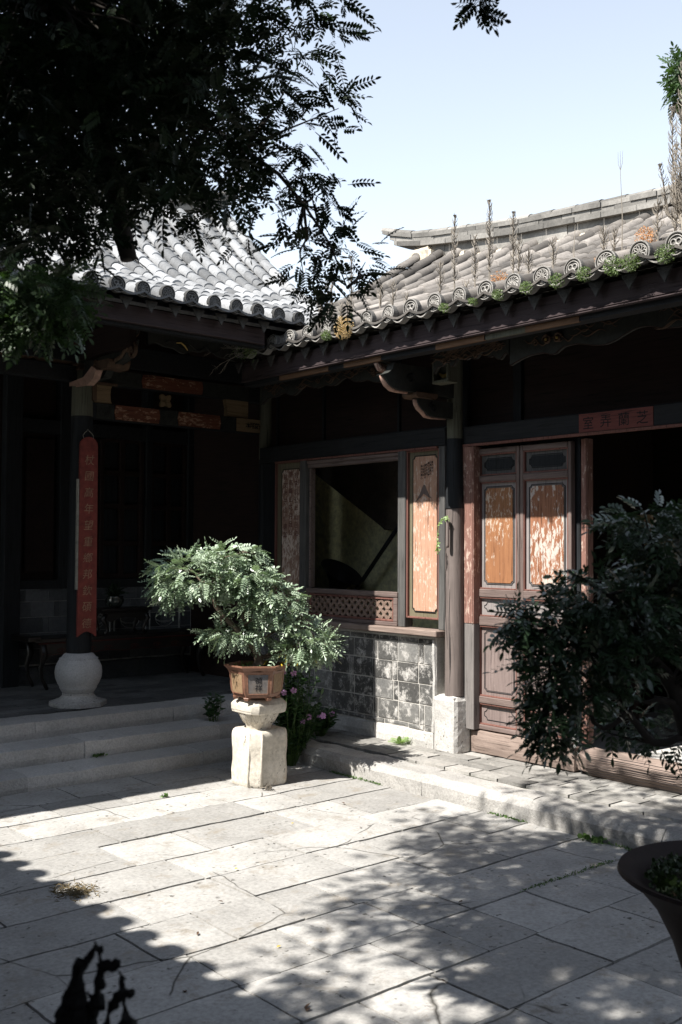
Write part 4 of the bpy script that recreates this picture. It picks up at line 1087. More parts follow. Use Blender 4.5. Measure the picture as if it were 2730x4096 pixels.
# long altar table against the brick wall, small stand on it, pot plant on the stand
be = thing('altar_table', 'long black lacquered table with red lined apron along the low brick wall', 'table', (4.9, 8.95, .348))
m = MB(); m.box(3.99, 5.82, 8.80, 9.18, .775, .815); m.box(3.93, 4.05, 8.80, 9.18, .79, .835); m.obj('table_top', M['lacquer'], be, bevel=.006)
m = MB(); m.box(4.02, 5.8, 8.795, 8.803, .765, .775); m.obj('red_line', M['redlac'], be)
m = MB(); pts = [(4.05, .765), (5.79, .765), (5.79, .60)]
x = 5.72
while x > 4.12: pts.append((x, .655+.018*abs(math.sin(x*9))-.0*x)); x -= .04
pts += [(4.08, .60), (4.05, .60)]
m.prism(pts, 1, 8.815, 8.835); ap = m.obj('apron', M['lacquer'], be)
rr = random.Random(3); m = MB()
for cx_ in (4.25, 4.55, 4.72, 5.0, 5.25, 5.45): m.tube([(cx_+.05*(1-q/16)*math.cos(q*.7), 8.812, .70+.025*(1-q/16)*math.sin(q*.7)) for q in range(14)], .0035, 4)
m.tube([(4.07+q*.05, 8.811, .662+.016*abs(math.sin((4.07+q*.05)*9))) for q in range(34)], .003, 4); m.obj('red_carving', M['redlac'], ap)
for x in (4.08, 5.76):
    for y_ in (8.84, 9.14):
        m = MB(); m.tube([(x, y_, .77), (x+.02, y_, .66), (x-.015, y_, .55), (x+.0, y_, .45), (x+.03, y_-.01, .385), (x+.045, y_-.012, .352)], [.035, .036, .022, .016, .020, .018], 8); m.obj('leg', M['lacquer'], be, smooth=True)
ts = thing('carved_stand', 'small dark carved stand with curved legs standing on the long table', 'stand', (4.93, 8.95, .815))
m = MB(); m.box(4.665, 5.2, 8.82, 9.08, 1.035, 1.065); m.box(4.69, 5.17, 8.84, 9.06, 1.015, 1.036); m.obj('stand_top', M['lacquer'], ts, bevel=.006)
m = MB(); m.prism([(4.70, 1.015), (5.16, 1.015), (5.14, .95), (5.08, .93), (5.03, .965), (4.93, .975), (4.83, .965), (4.78, .93), (4.72, .95)], 1, 8.845, 8.86); m.obj('apron', M['lacquer'], ts)
for x, s in ((4.72, -1), (5.14, 1)):
    for y_ in (8.86, 9.04):
        m = MB(); m.tube([(x, y_, 1.01), (x+s*.03, y_, .96), (x-s*.005, y_, .90), (x-s*.02, y_, .85), (x+s*.01, y_, .818)], [.022, .028, .018, .014, .02], 8); m.obj('leg', M['lacquer'], ts, smooth=True)
tp = thing('potted_plant', 'leafy green plant in a dark glazed pot on the small carved stand', 'plant', (4.85, 8.93, 1.066))
m = MB(); m.lathe([(.04, 1.066), (.06, 1.075), (.085, 1.11), (.09, 1.14), (.078, 1.165), (.086, 1.175), (.07, 1.17)], (4.85, 8.93, 0), 20); m.obj('pot', M['glaze'], tp, smooth=True)

def curvy(pts, rad, jit=0.004, sub=5):
    """Catmull-Rom through the points with small knots, for trunks and branches"""
    P = [Vector(p) for p in pts]; P = [P[0]*2-P[1]]+P+[P[-1]*2-P[-2]]; out = []; rr_ = []
    for i in range(1, len(P)-2):
        for q in range(sub):
            t = q/sub; a, b, c, d = P[i-1], P[i], P[i+1], P[i+2]
            p = .5*((2*b)+(c-a)*t+(2*a-5*b+4*c-d)*t*t+(3*b-a-3*c+d)*t**3)
            out.append(p+noise.noise_vector(p*45)*jit); rr_.append((rad[i-1]*(1-t)+rad[i]*t)*(1+.28*noise.noise(p*60)))
    out.append(P[-2]); rr_.append(rad[-1]); return out, rr_
def strapleaf(L=.12, W=.014, curve=1.2):
    vs = []; F = []
    n = 4
    for i in range(n+1):
        x = L*i/n; ww = W*math.sin(math.pi*(.12+.88*i/n))*.5+.0005; z = -curve*x*x/L*.5+ .6*x*(1-i/n)
        vs += [(x, ww, z), (x, -ww, z)]
    for i in range(n): F.append((2*i, 2*i+1, 2*i+3, 2*i+2))
    return np.array(vs), np.array(F)
def ovals(L=.04, W=.02, n=1):
    vs = [(0,0,0), (L*.3, W*.45, W*.12), (L*.7, W*.42, W*.1), (L, 0, -L*.1), (L*.7, -W*.42, W*.1), (L*.3, -W*.45, W*.12)]
    return np.array(vs), np.array([(0, 5, 4, 3, 2, 1)])
def rosette(L=.05, W=.02, k=4, up=.5):
    vs = []; F = []
    for i in range(k):
        a = 2*math.pi*i/k; b = len(vs)
        for x, y in [(0.1*L,0), (L*.35, W*.45), (L*.75, W*.4), (L, 0), (L*.75, -W*.4), (L*.35, -W*.45)]:
            vs.append((up*x*.8+ (0.0), (x*math.cos(a)-y*math.sin(a)), (x*math.sin(a)+y*math.cos(a))))
        F.append(tuple(range(b, b+6)))
    return np.array(vs), np.array(F)
n = 70; D = np.stack([rng.normal(size=n), rng.normal(size=n), 1.2+rng.random(n)], 1)
scatter('foliage', [strapleaf(.13, .014), strapleaf(.10, .012)], np.tile(np.array([4.85, 8.93, 1.17]), (n, 1))+rng.normal(size=(n, 3))*[.02, .02, .003], D, rng.normal(size=(n, 3))+[0, 0, .5], .8+.5*rng.random(n), M['leafdark'], tp)

# stone block, carved capital, hexagonal pot, bonsai
sb = thing('stone_block', 'squat pale weathered stone block standing on the sunlit paving', 'block', (4.32, 5.88, 0))
def chamfer_poly(cx_, cy_, h, c): return [(cx_-h, cy_+h-c), (cx_-h, cy_-h+c), (cx_-h+c, cy_-h), (cx_+h-c, cy_-h), (cx_+h, cy_-h+c), (cx_+h, cy_+h-c), (cx_+h-c, cy_+h), (cx_-h+c, cy_+h)]
def loft(mb, polys, zs, sub=6, amp=.004, seed=0):
    """stack of outlines, each side subdivided, faces roughened"""
    rings = []
    for P_, z in zip(polys, zs):
        ring = []
        for i in range(len(P_)):
            a, b = P_[i], P_[(i+1) % len(P_)]
            for q in range(sub): ring.append((a[0]+(b[0]-a[0])*q/sub, a[1]+(b[1]-a[1])*q/sub, z))
        rings.append(ring)
    v = []
    for r_ in rings:
        for p in r_:
            n1 = noise.noise_vector(Vector(p)*9+Vector((seed, 0, 0))); n2 = noise.noise_vector(Vector(p)*30+Vector((seed, 0, 0)))
            d = n1*amp+n2*amp*.6; v.append((p[0]+d.x, p[1]+d.y, p[2]+d.z*.6))
    n = len(rings[0]); f = []
    for k in range(len(rings)-1):
        for i in range(n): f.append((k*n+i, k*n+(i+1) % n, (k+1)*n+(i+1) % n, (k+1)*n+i))
    f.append(tuple(range(n-1, -1, -1))); f.append(tuple((len(rings)-1)*n+i for i in range(n)))
    mb.add(v, f)
m = MB(); zs = [0, .01]+[.03+.035*k for k in range(10)]+[.368, .380, .384]
hs = [.137, .142]+[.143+.002*math.sin(k) for k in range(10)]+[.141, .132, .120]
loft(m, [chamfer_poly(4.340, 5.882, h+.019, .058 if i < len(hs)-2 else .05) for i, h in enumerate(hs)], zs, 7, .005)
o = m.obj('block_body', M['pale'], sb, smooth=True, autos=45)
m = MB(); m.prism([(0, 0), (0, 0), (0, 0)], 2, 0, 0) if False else None
m = MB()
for (ox, oy) in ((4.1785, 5.783), (4.2405, 5.7205)): m.tube([(ox, oy, .01), (ox-.001, oy-.001, .20), (ox, oy, .372)], [.009, .008, .009], 7)
m.obj('corner_bead', M['pale'], sb, smooth=True)
cp = thing('carved_capital', 'carved stone capital with lotus petals resting on the pale stone block', 'capital', (4.315, 5.875, .384))
C0 = (4.326, 5.874)
m = MB(); m.lathe([(.085, .380), (.088, .40), (.098, .425), (.122, .455), (.140, .485), (.146, .503)], (*C0, 0), 36); m.obj('lotus_bowl', M['pale'], cp, smooth=True, autos=50)
m = MB()
for i in range(16):
    a = 2*math.pi*i/16
    for s_ in (-1, 1):
        pts = []
        for q in range(6):
            t = q/5; zz = .425+.07*t; rad = .099+.043*t**.8+.002; w_ = .155*math.cos(t*math.pi/2)*1.0+.02*(1-t)
            w_ = .18*math.sqrt(max(0, 1-(1-t)**2)) if False else .19*(t**.6)
            pts.append((C0[0]+rad*math.cos(a+s_*w_), C0[1]+rad*math.sin(a+s_*w_), zz))
        m.tube(pts[::-1], .0028, 4)
m.obj('petal_ridge', M['pale'], cp, smooth=True)
m = MB(); loft(m, [chamfer_poly(*C0, h, c_) for h, c_ in ((.134, .035), (.152, .04), (.154, .04), (.157, .045), (.159, .045), (.157, .045), (.124, .03))], [.498, .506, .520, .522, .560, .566, .597], 6, .004, 5); m.obj('capital_slab', M['pale'], cp, smooth=True, autos=35)
pt = thing('flower_pot', 'six sided brown clay pot with ochre panels standing on the carved capital', 'pot', (4.285, 5.845, .60))
PC = (4.285, 5.845); PR = R(229+30+8)
def hexp(r): return [(PC[0]+r*math.cos(PR+i*math.pi/3), PC[1]+r*math.sin(PR+i*math.pi/3)) for i in range(6)]
m = MB(); loft(m, [hexp(r) for r in (.148, .160, .163, .179, .187, .192, .203, .222, .230, .230, .215, .207, .204)], [.617, .620, .630, .66, .72, .775, .803, .822, .829, .838, .840, .825, .80], 3, .0008); m.obj('pot_body', M['terra'], pt, smooth=True, autos=22)
for i in range(6):
    a = PR+i*math.pi/3; m = MB(); cx_, cy_ = PC[0]+.145*math.cos(a), PC[1]+.145*math.sin(a)
    m.lathe([(.020, .598), (.024, .606), (.030, .620)], (cx_, cy_, 0), 4, rot=a+R(45)); m.obj('foot', M['terra'], pt, bevel=.003)
for i in range(6):
    def side(u, z, off):
        r_ = .1805+(z-.66)*.10; P = hexp(r_+off); a, b = P[i], P[(i+1) % 6]
        return (a[0]+(b[0]-a[0])*u, a[1]+(b[1]-a[1])*u, z)
    m = MB(); q = [side(.14, .652, .0015), side(.86, .652, .0015), side(.86, .780, .0015), side(.14, .780, .0015)]; qi = [side(.14, .652, -.004), side(.86, .652, -.004), side(.86, .780, -.004), side(.14, .780, -.004)]
    m.add(q+qi, [(0,1,2,3), (7,6,5,4), (0,4,5,1), (1,5,6,2), (2,6,7,3), (3,7,4,0)])
    mid = side(.5, .715, 0); dirn = Vector((mid[0]-PC[0], mid[1]-PC[1], 0)).normalized()
    front = dirn.dot(Vector((-.66, -.75, 0))) > .93
    pn = m.obj('glazed_panel', M['bluepanel'] if front else M['ochrepanel'], pt)
    m = MB(); e = [side(.13, .648, .001), side(.87, .648, .001), side(.87, .784, .001), side(.13, .784, .001)]
    for k in range(4): m.tube([e[k], e[(k+1) % 4]], .0026, 5)
    m.obj('panel_rim', M['terra'], pn)
    if front:
        right = (Vector(side(.86, .7, 0))-Vector(side(.14, .7, 0))).normalized()
        text_mb('禎祥', .052, M['ink'], 'inscription', pn, lambda k, side=side, right=right: (side(.52, .742-.052*k, .0035), right, (0, 0, 1)), shear=.1, bold=.008, split=True)
m = MB(); m.lathe([(.185, .80), (.12, .818), (.05, .83), (.0, .832)], (*PC, 0), 18)
m.obj('soil', M['soil'], pt, smooth=True)
n = 160; P = np.stack([PC[0]+rng.uniform(-.14, .14, n), PC[1]+rng.uniform(-.14, .14, n), .826+rng.random(n)*.012], 1)
scatter('ground_moss', [ovals(.016, .008), ovals(.012, .009)], P, rng.normal(size=(n, 3)), rng.normal(size=(n, 3))+[0, 0, 1], .8+.6*rng.random(n), M['weed'], pt)

bo = thing('bonsai_tree', 'gnarled bonsai with feathery pale green leaves growing in the hexagonal pot', 'tree', (4.25, 5.79, .83))
TR = [(4.262, 5.80, .82), (4.256, 5.79, .885), (4.214, 5.805, .976), (4.133, 5.871, 1.079), (4.045, 5.942, 1.199), (4.01, 5.968, 1.268), (3.994, 5.977, 1.40)]
m = MB(); m.tube(*curvy(TR, [.040, .030, .026, .023, .019, .016, .010]), 9)
BL = [((3.916, 6.08, 1.465), (.31, .26, .165)), ((3.801, 6.184, 1.37), (.15, .13, .11)), ((4.071, 5.94, 1.58), (.20, .18, .085)), ((4.355, 5.709, 1.27), (.17, .17, .13)),
      ((4.451, 5.633, 1.14), (.14, .14, .09)), ((4.198, 5.846, 1.25), (.16, .16, .14)), ((4.534, 5.568, 1.00), (.17, .15, .10)), ((4.60, 5.51, .965), (.08, .08, .05)),
      ((4.45, 5.65, .935), (.12, .12, .05)), ((4.125, 5.919, 1.045), (.17, .14, .065)), ((4.03, 6.0, 1.05), (.09, .08, .05)), ((4.271, 5.795, 1.06), (.13, .13, .07)), ((4.201, 5.826, 1.60), (.08, .08, .045)), ((4.20, 5.82, 1.44), (.17, .16, .10)), ((4.30, 5.74, 1.36), (.14, .14, .09)), ((4.09, 5.92, 1.42), (.15, .14, .10))]
for (c_, r_) in BL:
    s0 = min(TR, key=lambda t: (Vector(t)-Vector(c_)).length); a = Vector(s0); b = Vector(c_)
    mid = a.lerp(b, .5)+Vector((random.uniform(-.03, .03), random.uniform(-.03, .03), random.uniform(-.04, .02)))
    m.tube([a, mid, b], [.011, .008, .004], 6)
    for q in range(7):
        e = b+Vector((random.uniform(-1, 1)*r_[0], random.uniform(-1, 1)*r_[1], random.uniform(-.3, .8)*r_[2]))*.85; m.tube([b, b.lerp(e, .5)+Vector((0, 0, .01)), e], [.004, .003, .0015], 4)
m.obj('trunk', M['bark'], bo, smooth=True)
cnt = [300, 85, 110, 135, 70, 80, 145, 45, 75, 95, 34, 55, 24, 120, 80, 80]
P, U = in_blobs(BL, cnt, .45)
D = U*[1, 1, .55]+rng.normal(size=P.shape)*.45; D[:, 2] -= .05
tm = [pinnate(.090, 5, .030, .0155, .45), pinnate(.075, 4, .029, .0150, .35), pinnate(.095, 5, .027, .0135, .75), pinnate(.10, 6, .026, .0125, .5, 70), pinnate(.06, 3, .030, .0155, .2), pinnate(.08, 5, .022, .011, .9, 52)]
scatter('foliage', tm, P, D, rng.normal(size=P.shape)*.45+[-.1, -.1, 1.0], .85+.35*rng.random(len(P)), M['leafbonsai'], bo, tv=.5)
P, U = in_blobs([((4.50, 5.60, .90), (.16, .14, .05)), ((4.35, 5.70, .87), (.1, .1, .03))], [16, 8], .3)
scatter('yellow_leaves', [ovals(.028, .012)], P, U+[0, 0, -.5], rng.normal(size=P.shape), .8+.5*rng.random(len(P)), M['leafyellow'], bo)

# periwinkles by the steps
def periwinkle(label, root, stems, flowers, h=.5, sp=.16, per=16):
    t = thing('periwinkle_plant', label, 'plant', root, 'periwinkles by the steps')
    m = MB(); Ps = []; Ds = []
    for i in range(stems):
        a = rng.random()*6.28; e = Vector(root)+Vector((math.cos(a)*sp*rng.random(), math.sin(a)*sp*rng.random(), h*(.45+.55*rng.random())))
        b = Vector(root)+Vector((math.cos(a)*.03, math.sin(a)*.03, 0)); md = b.lerp(e, .5)+Vector((rng.normal()*.02, rng.normal()*.02, .02)); m.tube([b, md, e], [.004, .003, .002], 5)
        for k in range(per):
            t_ = .15+.85*k/per; p = (b.lerp(md, t_*2) if t_ < .5 else md.lerp(e, t_*2-1)); a2 = k*1.57+rng.random()*.4
            Ps.append(p); Ds.append((math.cos(a2), math.sin(a2), .35))
    m.obj('stems', M['weed'], t, smooth=True)
    scatter('foliage', [ovals(.060, .029), ovals(.050, .026)], np.array([tuple(p) for p in Ps]), np.array(Ds)+rng.normal(size=(len(Ps), 3))*.25, rng.normal(size=(len(Ps), 3))*.3+[0, 0, 1], .7+.6*rng.random(len(Ps)), M['leafperi'], t)
    for f_ in flowers:
        fm = MB(); f_ = Vector(f_); nrm = Vector((-.66, -.72, .35+random.uniform(-.2, .2))).normalized(); sx = nrm.cross(Vector((0, 0, 1))).normalized(); sy = sx.cross(nrm)
        for k in range(5):
            a = 2*math.pi*k/5+random.random()*.2; dv = sx*math.cos(a)+sy*math.sin(a); sv = sx*-math.sin(a)+sy*math.cos(a); c0 = f_
            fm.add([c0+dv*.003, c0+dv*.012+sv*.008, c0+dv*.021+sv*.0085+nrm*.002, c0+dv*.024, c0+dv*.021-sv*.0085+nrm*.002, c0+dv*.012-sv*.008], [(0, 1, 2, 3, 4, 5)], random.random())
        fm.tube([f_-nrm*.03, f_], [.0015, .003], 5)
        fm.obj('flower', M['petal'], t)
periwinkle('tall pink flowering periwinkle growing behind the pot in the shaded corner', (4.86, 6.18, 0), 42, [(4.62, 5.98, .745), (4.68, 5.93, .735), (4.70, 5.92, .94), (4.72, 5.98, .60), (4.66, 6.02, .585)], h=.92, sp=.26, per=30)
periwinkle('low pink flowering periwinkle leaning on the kerb in the shaded corner', (5.05, 6.28, .135), 30, [(4.98, 6.12, .36), (4.90, 6.10, .34), (5.02, 6.0, .38)], h=.32, sp=.22, per=20)
periwinkle('small pink flowering periwinkle at the foot of the brick wall', (5.34, 6.42, .138), 24, [(5.25, 6.28, .33), (5.33, 6.26, .335), (5.22, 6.30, .31)], h=.24, sp=.19, per=16)
periwinkle('small flowerless periwinkle growing from the step left of the pot', (4.78, 7.12, .222), 9, [], h=.24, sp=.08, per=14)

# fern, stick with ivy, litter and weeds
fe = thing('fern', 'bright green fern sprouting at the foot of the sunlit plinth', 'plant', (5.60, 5.76, .139))
def frond(L=.12, W=.05, n=9):
    vs = []; F = []
    for i in range(n):
        x = L*(.12+.88*i/n); w_ = W*.5*math.sin(math.pi*(.25+.7*i/n)); z = .25*x-x*x/L*.5
        for s_ in (1, -1):
            b = len(vs); l_ = L/n*.45
            vs += [(x-l_*.3, 0, z), (x-l_, s_*w_*.5, z), (x+l_*.2, s_*w_, z-.004), (x+l_*.8, s_*w_*.9, z-.004), (x+l_*.9, s_*w_*.5, z), (x+l_*.6, 0, z)]; F.append(tuple(range(b, b+6)))
    return np.array(vs), np.array(F)
n = 11; D = np.stack([rng.normal(size=n)*.6-.3, rng.normal(size=n), .5+.9*rng.random(n)], 1)
scatter('fronds', [frond()], np.tile(np.array([5.60, 5.76, .139]), (n, 1)), D, np.tile([-.5, 0, 1.0], (n, 1)), .6+.5*rng.random(n), M['fern'], fe)
iv = thing('hanging_tube', 'dark wooden tube with a trailing ivy sprig hung on the weathered column', 'planter', (5.60, 5.268, 1.86))
m = MB(); m.lathe([(.0, 0), (.011, .002), (.0125, .02), (.012, .12), (.013, .20), (.0115, .212), (.008, .208), (.007, .12)], (5.602, 5.268, 1.655), 12); m.obj('tube_body', M['column'], iv, smooth=True)
m = MB(); m.tube([(5.605, 5.262, 1.84), (5.615, 5.250, 1.845), (5.628, 5.252, 1.83), (5.638, 5.262, 1.81)], .0018, 5); m.obj('wire_hook', M['ink'], iv)
vine = [(5.602, 5.268, 1.868), (5.59, 5.285, 1.878), (5.575, 5.305, 1.868), (5.562, 5.318, 1.82), (5.555, 5.325, 1.76), (5.548, 5.325, 1.70), (5.545, 5.32, 1.65), (5.54, 5.31, 1.61)]
m = MB(); m.tube(vine, [.0018]*8, 5); m.obj('vine_stem', M['fern'], iv)
n = 34; ts_ = rng.random(n)*6.9; P = np.array([tuple(Vector(vine[int(t)]).lerp(Vector(vine[int(t)+1]), t-int(t))) for t in ts_])
def ivyleaf(s=.026):
    return np.array([(0,0,0), (s*.35, s*.5, 0), (s*.6, s*.25, .002), (s, 0, 0), (s*.6, -s*.25, .002), (s*.35, -s*.5, 0)]), np.array([(0,5,4,3,2,1)])
scatter('ivy_leaves', [ivyleaf()], P, rng.normal(size=(n, 3))+[0, 0, -.4], rng.normal(size=(n, 3))*.5+[-1, -.6, .3], .7+.5*rng.random(n), M['fern'], iv)
lt = thing('moss_clump', 'dried brown clump of moss lying on the sunlit paving', 'litter', (2.29, 4.59, .003))
n = 420; P = rng.normal(size=(n, 3))*[.045, .055, .007]+[2.29, 4.58, .008]; P[:, 2] = np.abs(P[:, 2]-.003)+.003
scatter('moss_strands', [strapleaf(.028, .003, .3)], P, rng.normal(size=(n, 3))*[1, 1, .35], rng.normal(size=(n, 3)), .6+.8*rng.random(n), M['drybrown'], lt)
lb_ = thing('dead_leaf', 'curled brown dead leaf on the paving near the lower edge', 'leaf', (2.36, 2.9, .003), 'fallen leaves')
m = MB(); m.add([(2.345, 2.885, .004), (2.362, 2.882, .012), (2.372, 2.895, .007), (2.362, 2.905, .004), (2.39, 2.915, .014), (2.375, 2.925, .006), (2.350, 2.905, .010)], [(0,1,2,3), (0,3,6), (3,4,5,6)]); m.obj('blade', M['carvebrown'], lb_)
for (x, y_, lab) in ((3.08, 4.38, 'tiny yellow leaf on a pale slab in the sun'), (3.84, 4.88, 'tiny yellow leaf on the paving below the pot'), (2.62, 3.42, 'tiny yellow leaf between the leaf shadows')):
    o = thing('fallen_leaf', lab, 'leaf', (x, y_, .004), 'fallen leaves'); m = MB(); m.add([(x, y_, .005), (x+.01, y_-.006, .007), (x+.022, y_, .006), (x+.01, y_+.007, .009)], [(0,1,2,3)]); m.obj('blade', M['leafyellow'], o)
rl = random.Random(12)
for k, (x, y_) in enumerate(((2.75, 4.02), (3.3, 4.72), (4.1, 4.55), (2.45, 3.75), (3.6, 3.3), (2.9, 2.75), (4.4, 5.05), (2.1, 3.3))):
    pl = ('curled brown leaf scrap lying %s' % ('on the paving row by the cracked slab', 'in the sun in the middle of the court', 'near the kerb in the sun', 'at the scalloped edge of the shade', 'among the soft leaf shadows', 'in the dark lower shade', 'close to the kerb behind the leaf shadows', 'inside the shade at the left')[k])
    o = thing('fallen_leaf', pl, 'leaf', (x, y_, .004), 'fallen leaves'); m = MB(); a = rl.random()*6; c_, s_ = math.cos(a), math.sin(a)
    m.add([(x+c_*u-s_*v, y_+s_*u+c_*v, .004+w_) for u, v, w_ in ((-.014, 0, .002), (-.004, -.006, .006), (.008, -.005, .003), (.016, 0, .008), (.006, .006, .007), (-.006, .005, .003))], [(0,1,2,3,4,5)]); m.obj('blade', M['carvebrown'], o)
def weed(name, label, c_, n, sx, sy, h, tm_, mat, group):
    o = thing(name, label, 'plant', c_, group)
    P = np.array(c_)+rng.uniform(-1, 1, (n, 3))*[sx, sy, 0]+[0, 0, .003]
    scatter('foliage', tm_, P, rng.normal(size=(n, 3))*.6+[0, 0, .9*h], rng.normal(size=(n, 3)), .6+.7*rng.random(n), mat, o)
weed('weed_tuft', 'small green weed sprouting in front of the step foot near the middle', (3.66, 6.95, .102), 60, .05, .012, 1, [ovals(.022, .012)], M['weed'], 'weeds in the joints')
weed('weed_tuft', 'small weed growing in the joint just left of the stone block', (3.61, 5.93, 0), 26, .015, .012, 1, [ovals(.028, .009)], M['weed'], 'weeds in the joints')
weed('weed_tuft', 'pale spiky weed at the front corner of the stone block', (4.255, 5.66, 0), 30, .02, .015, 1.2, [strapleaf(.05, .005)], M['drygrey'], 'weeds in the joints')
for i, (y_, L_) in enumerate(((3.0, .55), (4.15, .2), (5.55, .35))):
    n = int(520*L_); o = MB(); P = np.stack([rng.normal(4.948, .008, n), rng.uniform(y_-L_/1.3, y_+L_/1.3, n), np.full(n, .002)], 1)
    o = scatter('moss_line', [ovals(.016, .009)], P, rng.normal(size=(n, 3))*.6+[-.3, 0, .6], rng.normal(size=(n, 3)), .6+.7*rng.random(n), M['weed'])
    o['kind'] = 'stuff'
weed('clover_tuft', 'round leaved green plant at the foot of the kerb on the right', (4.93, 3.52, 0), 45, .03, .06, .9, [ovals(.034, .03)], M['weed'], 'weeds in the joints')
o = scatter('joint_moss', [ovals(.010, .006)], np.stack([np.linspace(3.98, 4.7, 350)+rng.normal(size=350)*.03, np.full(350, 3.225)+rng.normal(size=350)*.008, np.full(350, .001)], 1), rng.normal(size=(350, 3))*.5+[0, 0, .6], rng.normal(size=(350, 3)), .6+.6*rng.random(350), M['weed']); o['kind'] = 'stuff'

# ---------------------------------------------------- plants on the side wing's roof
def spiky(label, base, h, r_=.045, name='roof_plant', lean=(0, 0), bare=.15, tip=False):
    o = thing(name, label, 'plant', base, 'dry plants on the roof')
    m = MB(); b = Vector(base); ax = Vector((lean[0], lean[1], 1)).normalized()
    m.tube([b-ax*.03, b+ax*h*.5+Vector((.004, .004, 0)), b+ax*h], [.0055, .005, .0028], 5, tint=.5)
    n = int(h*165)
    for k in range(n):
        t = bare+(1-bare)*(k+rng.random())/n; p = b+ax*h*t; a = rng.random()*6.28; L_ = r_*(.55+.6*math.sin(math.pi*min(1, (t-bare)/(1-bare)*.85+.12)))*(.8+.4*rng.random())
        d = Vector((math.cos(a), math.sin(a), .9+.4*rng.random())).normalized(); q = p+d*L_*.6; e = q+Vector((d.x*.3, d.y*.3, d.z)).normalized()*L_*.5
        m.tube([p, q, e], [.0026, .0022, .0014], 3, tint=rng.random(), caps=False)
    if tip:
        for k in range(9):
            a = k*.7; m.tube([b+ax*h, b+ax*h+Vector((.008*math.cos(a), .008*math.sin(a), .016))], [.002, .004], 4, tint=.2)
    m.obj('dry_stalk', M['drygrey'], o)
RP = [((5.0, 5.232), .20, 'short dry grey plant on the roof right of the tan moss'), ((5.0, 4.762), .24, 'small dry grey stalk left of the two tall spiky ones'), ((5.0, 4.625), .52, 'tall dry spiky plant, the left one of the two tall ones mid roof'),
      ((5.0, 4.466), .36, 'medium dry spiky plant between the two tall ones'), ((5.0, 4.334), .55, 'tallest dry spiky plant in the middle of the roof edge'), ((5.0, 4.146), .43, 'slim dry plant with a dark tip right of the orange moss'),
      ((5.0, 4.092), .25, 'short bushy dry plant beside the slim dark tipped one'), ((5.0, 4.011), .15, 'low dry tuft above the roof edge right of the slim plant'), ((5.0, 3.829), .19, 'short dry plant leaning over the roof edge between two end discs'),
      ((5.0, 3.463), .17, 'short dry bushy plant left of its twin by the bare stalk'), ((5.0, 3.404), .15, 'short dry bushy plant right of its twin, touching the bare stalk'), ((5.0, 3.121), .25, 'upright dry plant right of the small orange moss'),
      ((5.0, 3.023), .12, 'low dry tuft under the big branching roof plant'), ((5.0, 5.094), .08, 'tiny dry tuft on the tiles near the left of the roof'), ((5.0, 4.54), .06, 'tiny dry tuft at the foot of the tall spiky plant'),
      ((5.0, 6.031), .24, 'dry bushy plant where the two roofs meet'), ((5.02, 5.98), .36, 'taller dry plant rising where the two roofs meet'), ((5.0, 5.732), .16, 'dry sprig behind the hanging leaves near the roof corner'),
      ((5.0, 5.688), .47, 'tall dry sprig reaching the sky through the hanging leaves'), ((5.2, 5.572), .18, 'small dry sprig against the sky beside the hanging leaves'), ((5.0, 5.90), .40, 'thin dry stalk half hidden by the hanging leaves'), ((5.0, 5.80), .14, 'low dry tuft left of the tan moss ball')]
for (xy, h, lab) in RP:
    z = surfR(xy[0], xy[1])+.03; spiky(lab, (xy[0]+random.uniform(-.02, .02), xy[1], z), h, r_=.044 if h > .3 else .048, tip=h > .4)
o = thing('roof_plant', 'big branching dry plant against the sky at the right end of the roof', 'plant', (5.0, 2.95, 3.38), 'dry plants on the roof')
m = MB(); b = Vector((5.0, 2.95, surfR(5.0, 2.95)+.0))
m.tube([b, b+Vector((0, .02, .12)), b+Vector((0, .03, .2))], [.012, .010, .008], 6, tint=.9)
for (dy, h, r_, st_) in ((.10, .78, .055, .12), (.02, 1.0, .06, .15), (-.05, .97, .06, .16), (-.12, .7, .055, .15), (.06, .55, .05, .14), (-.09, .5, .05, .16), (.13, .45, .05, .12), (-.02, .6, .055, .14)):
    s0 = b+Vector((0, .03, st_)); e = b+Vector((rng.normal()*.03, dy, h)); md = b+Vector((rng.normal()*.03, dy*.95, h*.42)); m.tube([s0, md, e], [.006, .005, .002], 5, tint=.7)
    n = int(h*170)
    for k in range(n):
        t = .08+.92*(k+rng.random())/n; p = s0.lerp(md, t*2) if t < .5 else md.lerp(e, t*2-1); a = rng.random()*6.28; L_ = r_*(.5+.6*math.sin(math.pi*min(1, t*.8+.15)))
        d = Vector((math.cos(a), math.sin(a), .9+.4*rng.random())).normalized(); q = p+d*L_*.6; m.tube([p, q, q+Vector((d.x*.3, d.y*.3, d.z)).normalized()*L_*.5], [.0026, .0022, .0014], 3, tint=rng.random(), caps=False)
    for k in range(8): m.tube([e, e+Vector((.010*math.cos(k), .010*math.sin(k), .018))], [.002, .005], 4, tint=1)
m.obj('dry_stalk', M['drygrey'], o)
o = thing('bare_stalk', 'thin bare stalk with a forked tip rising high above the roof', 'plant', (5.0, 3.351, 3.37), 'dry plants on the roof')
m = MB(); b = Vector((5.0, 3.351, surfR(5, 3.351))); T_ = b+Vector((0, .008, .52)); m.tube([b, b+Vector((0, -.004, .25)), T_], [.004, .003, .0015], 5, tint=.5)
for dy in (-.014, 0, .014): m.tube([T_, T_+Vector((0, dy, .04)), T_+Vector((0, dy*1.1, .11))], [.0014, .0012, .0006], 4, tint=.3)
m.obj('dry_stalk', M['drygrey'], o)
o = thing('bare_stalk', 'short pale bare stick on the roof left of the twin bushy plants', 'plant', (5.0, 3.678, 3.38), 'dry plants on the roof')
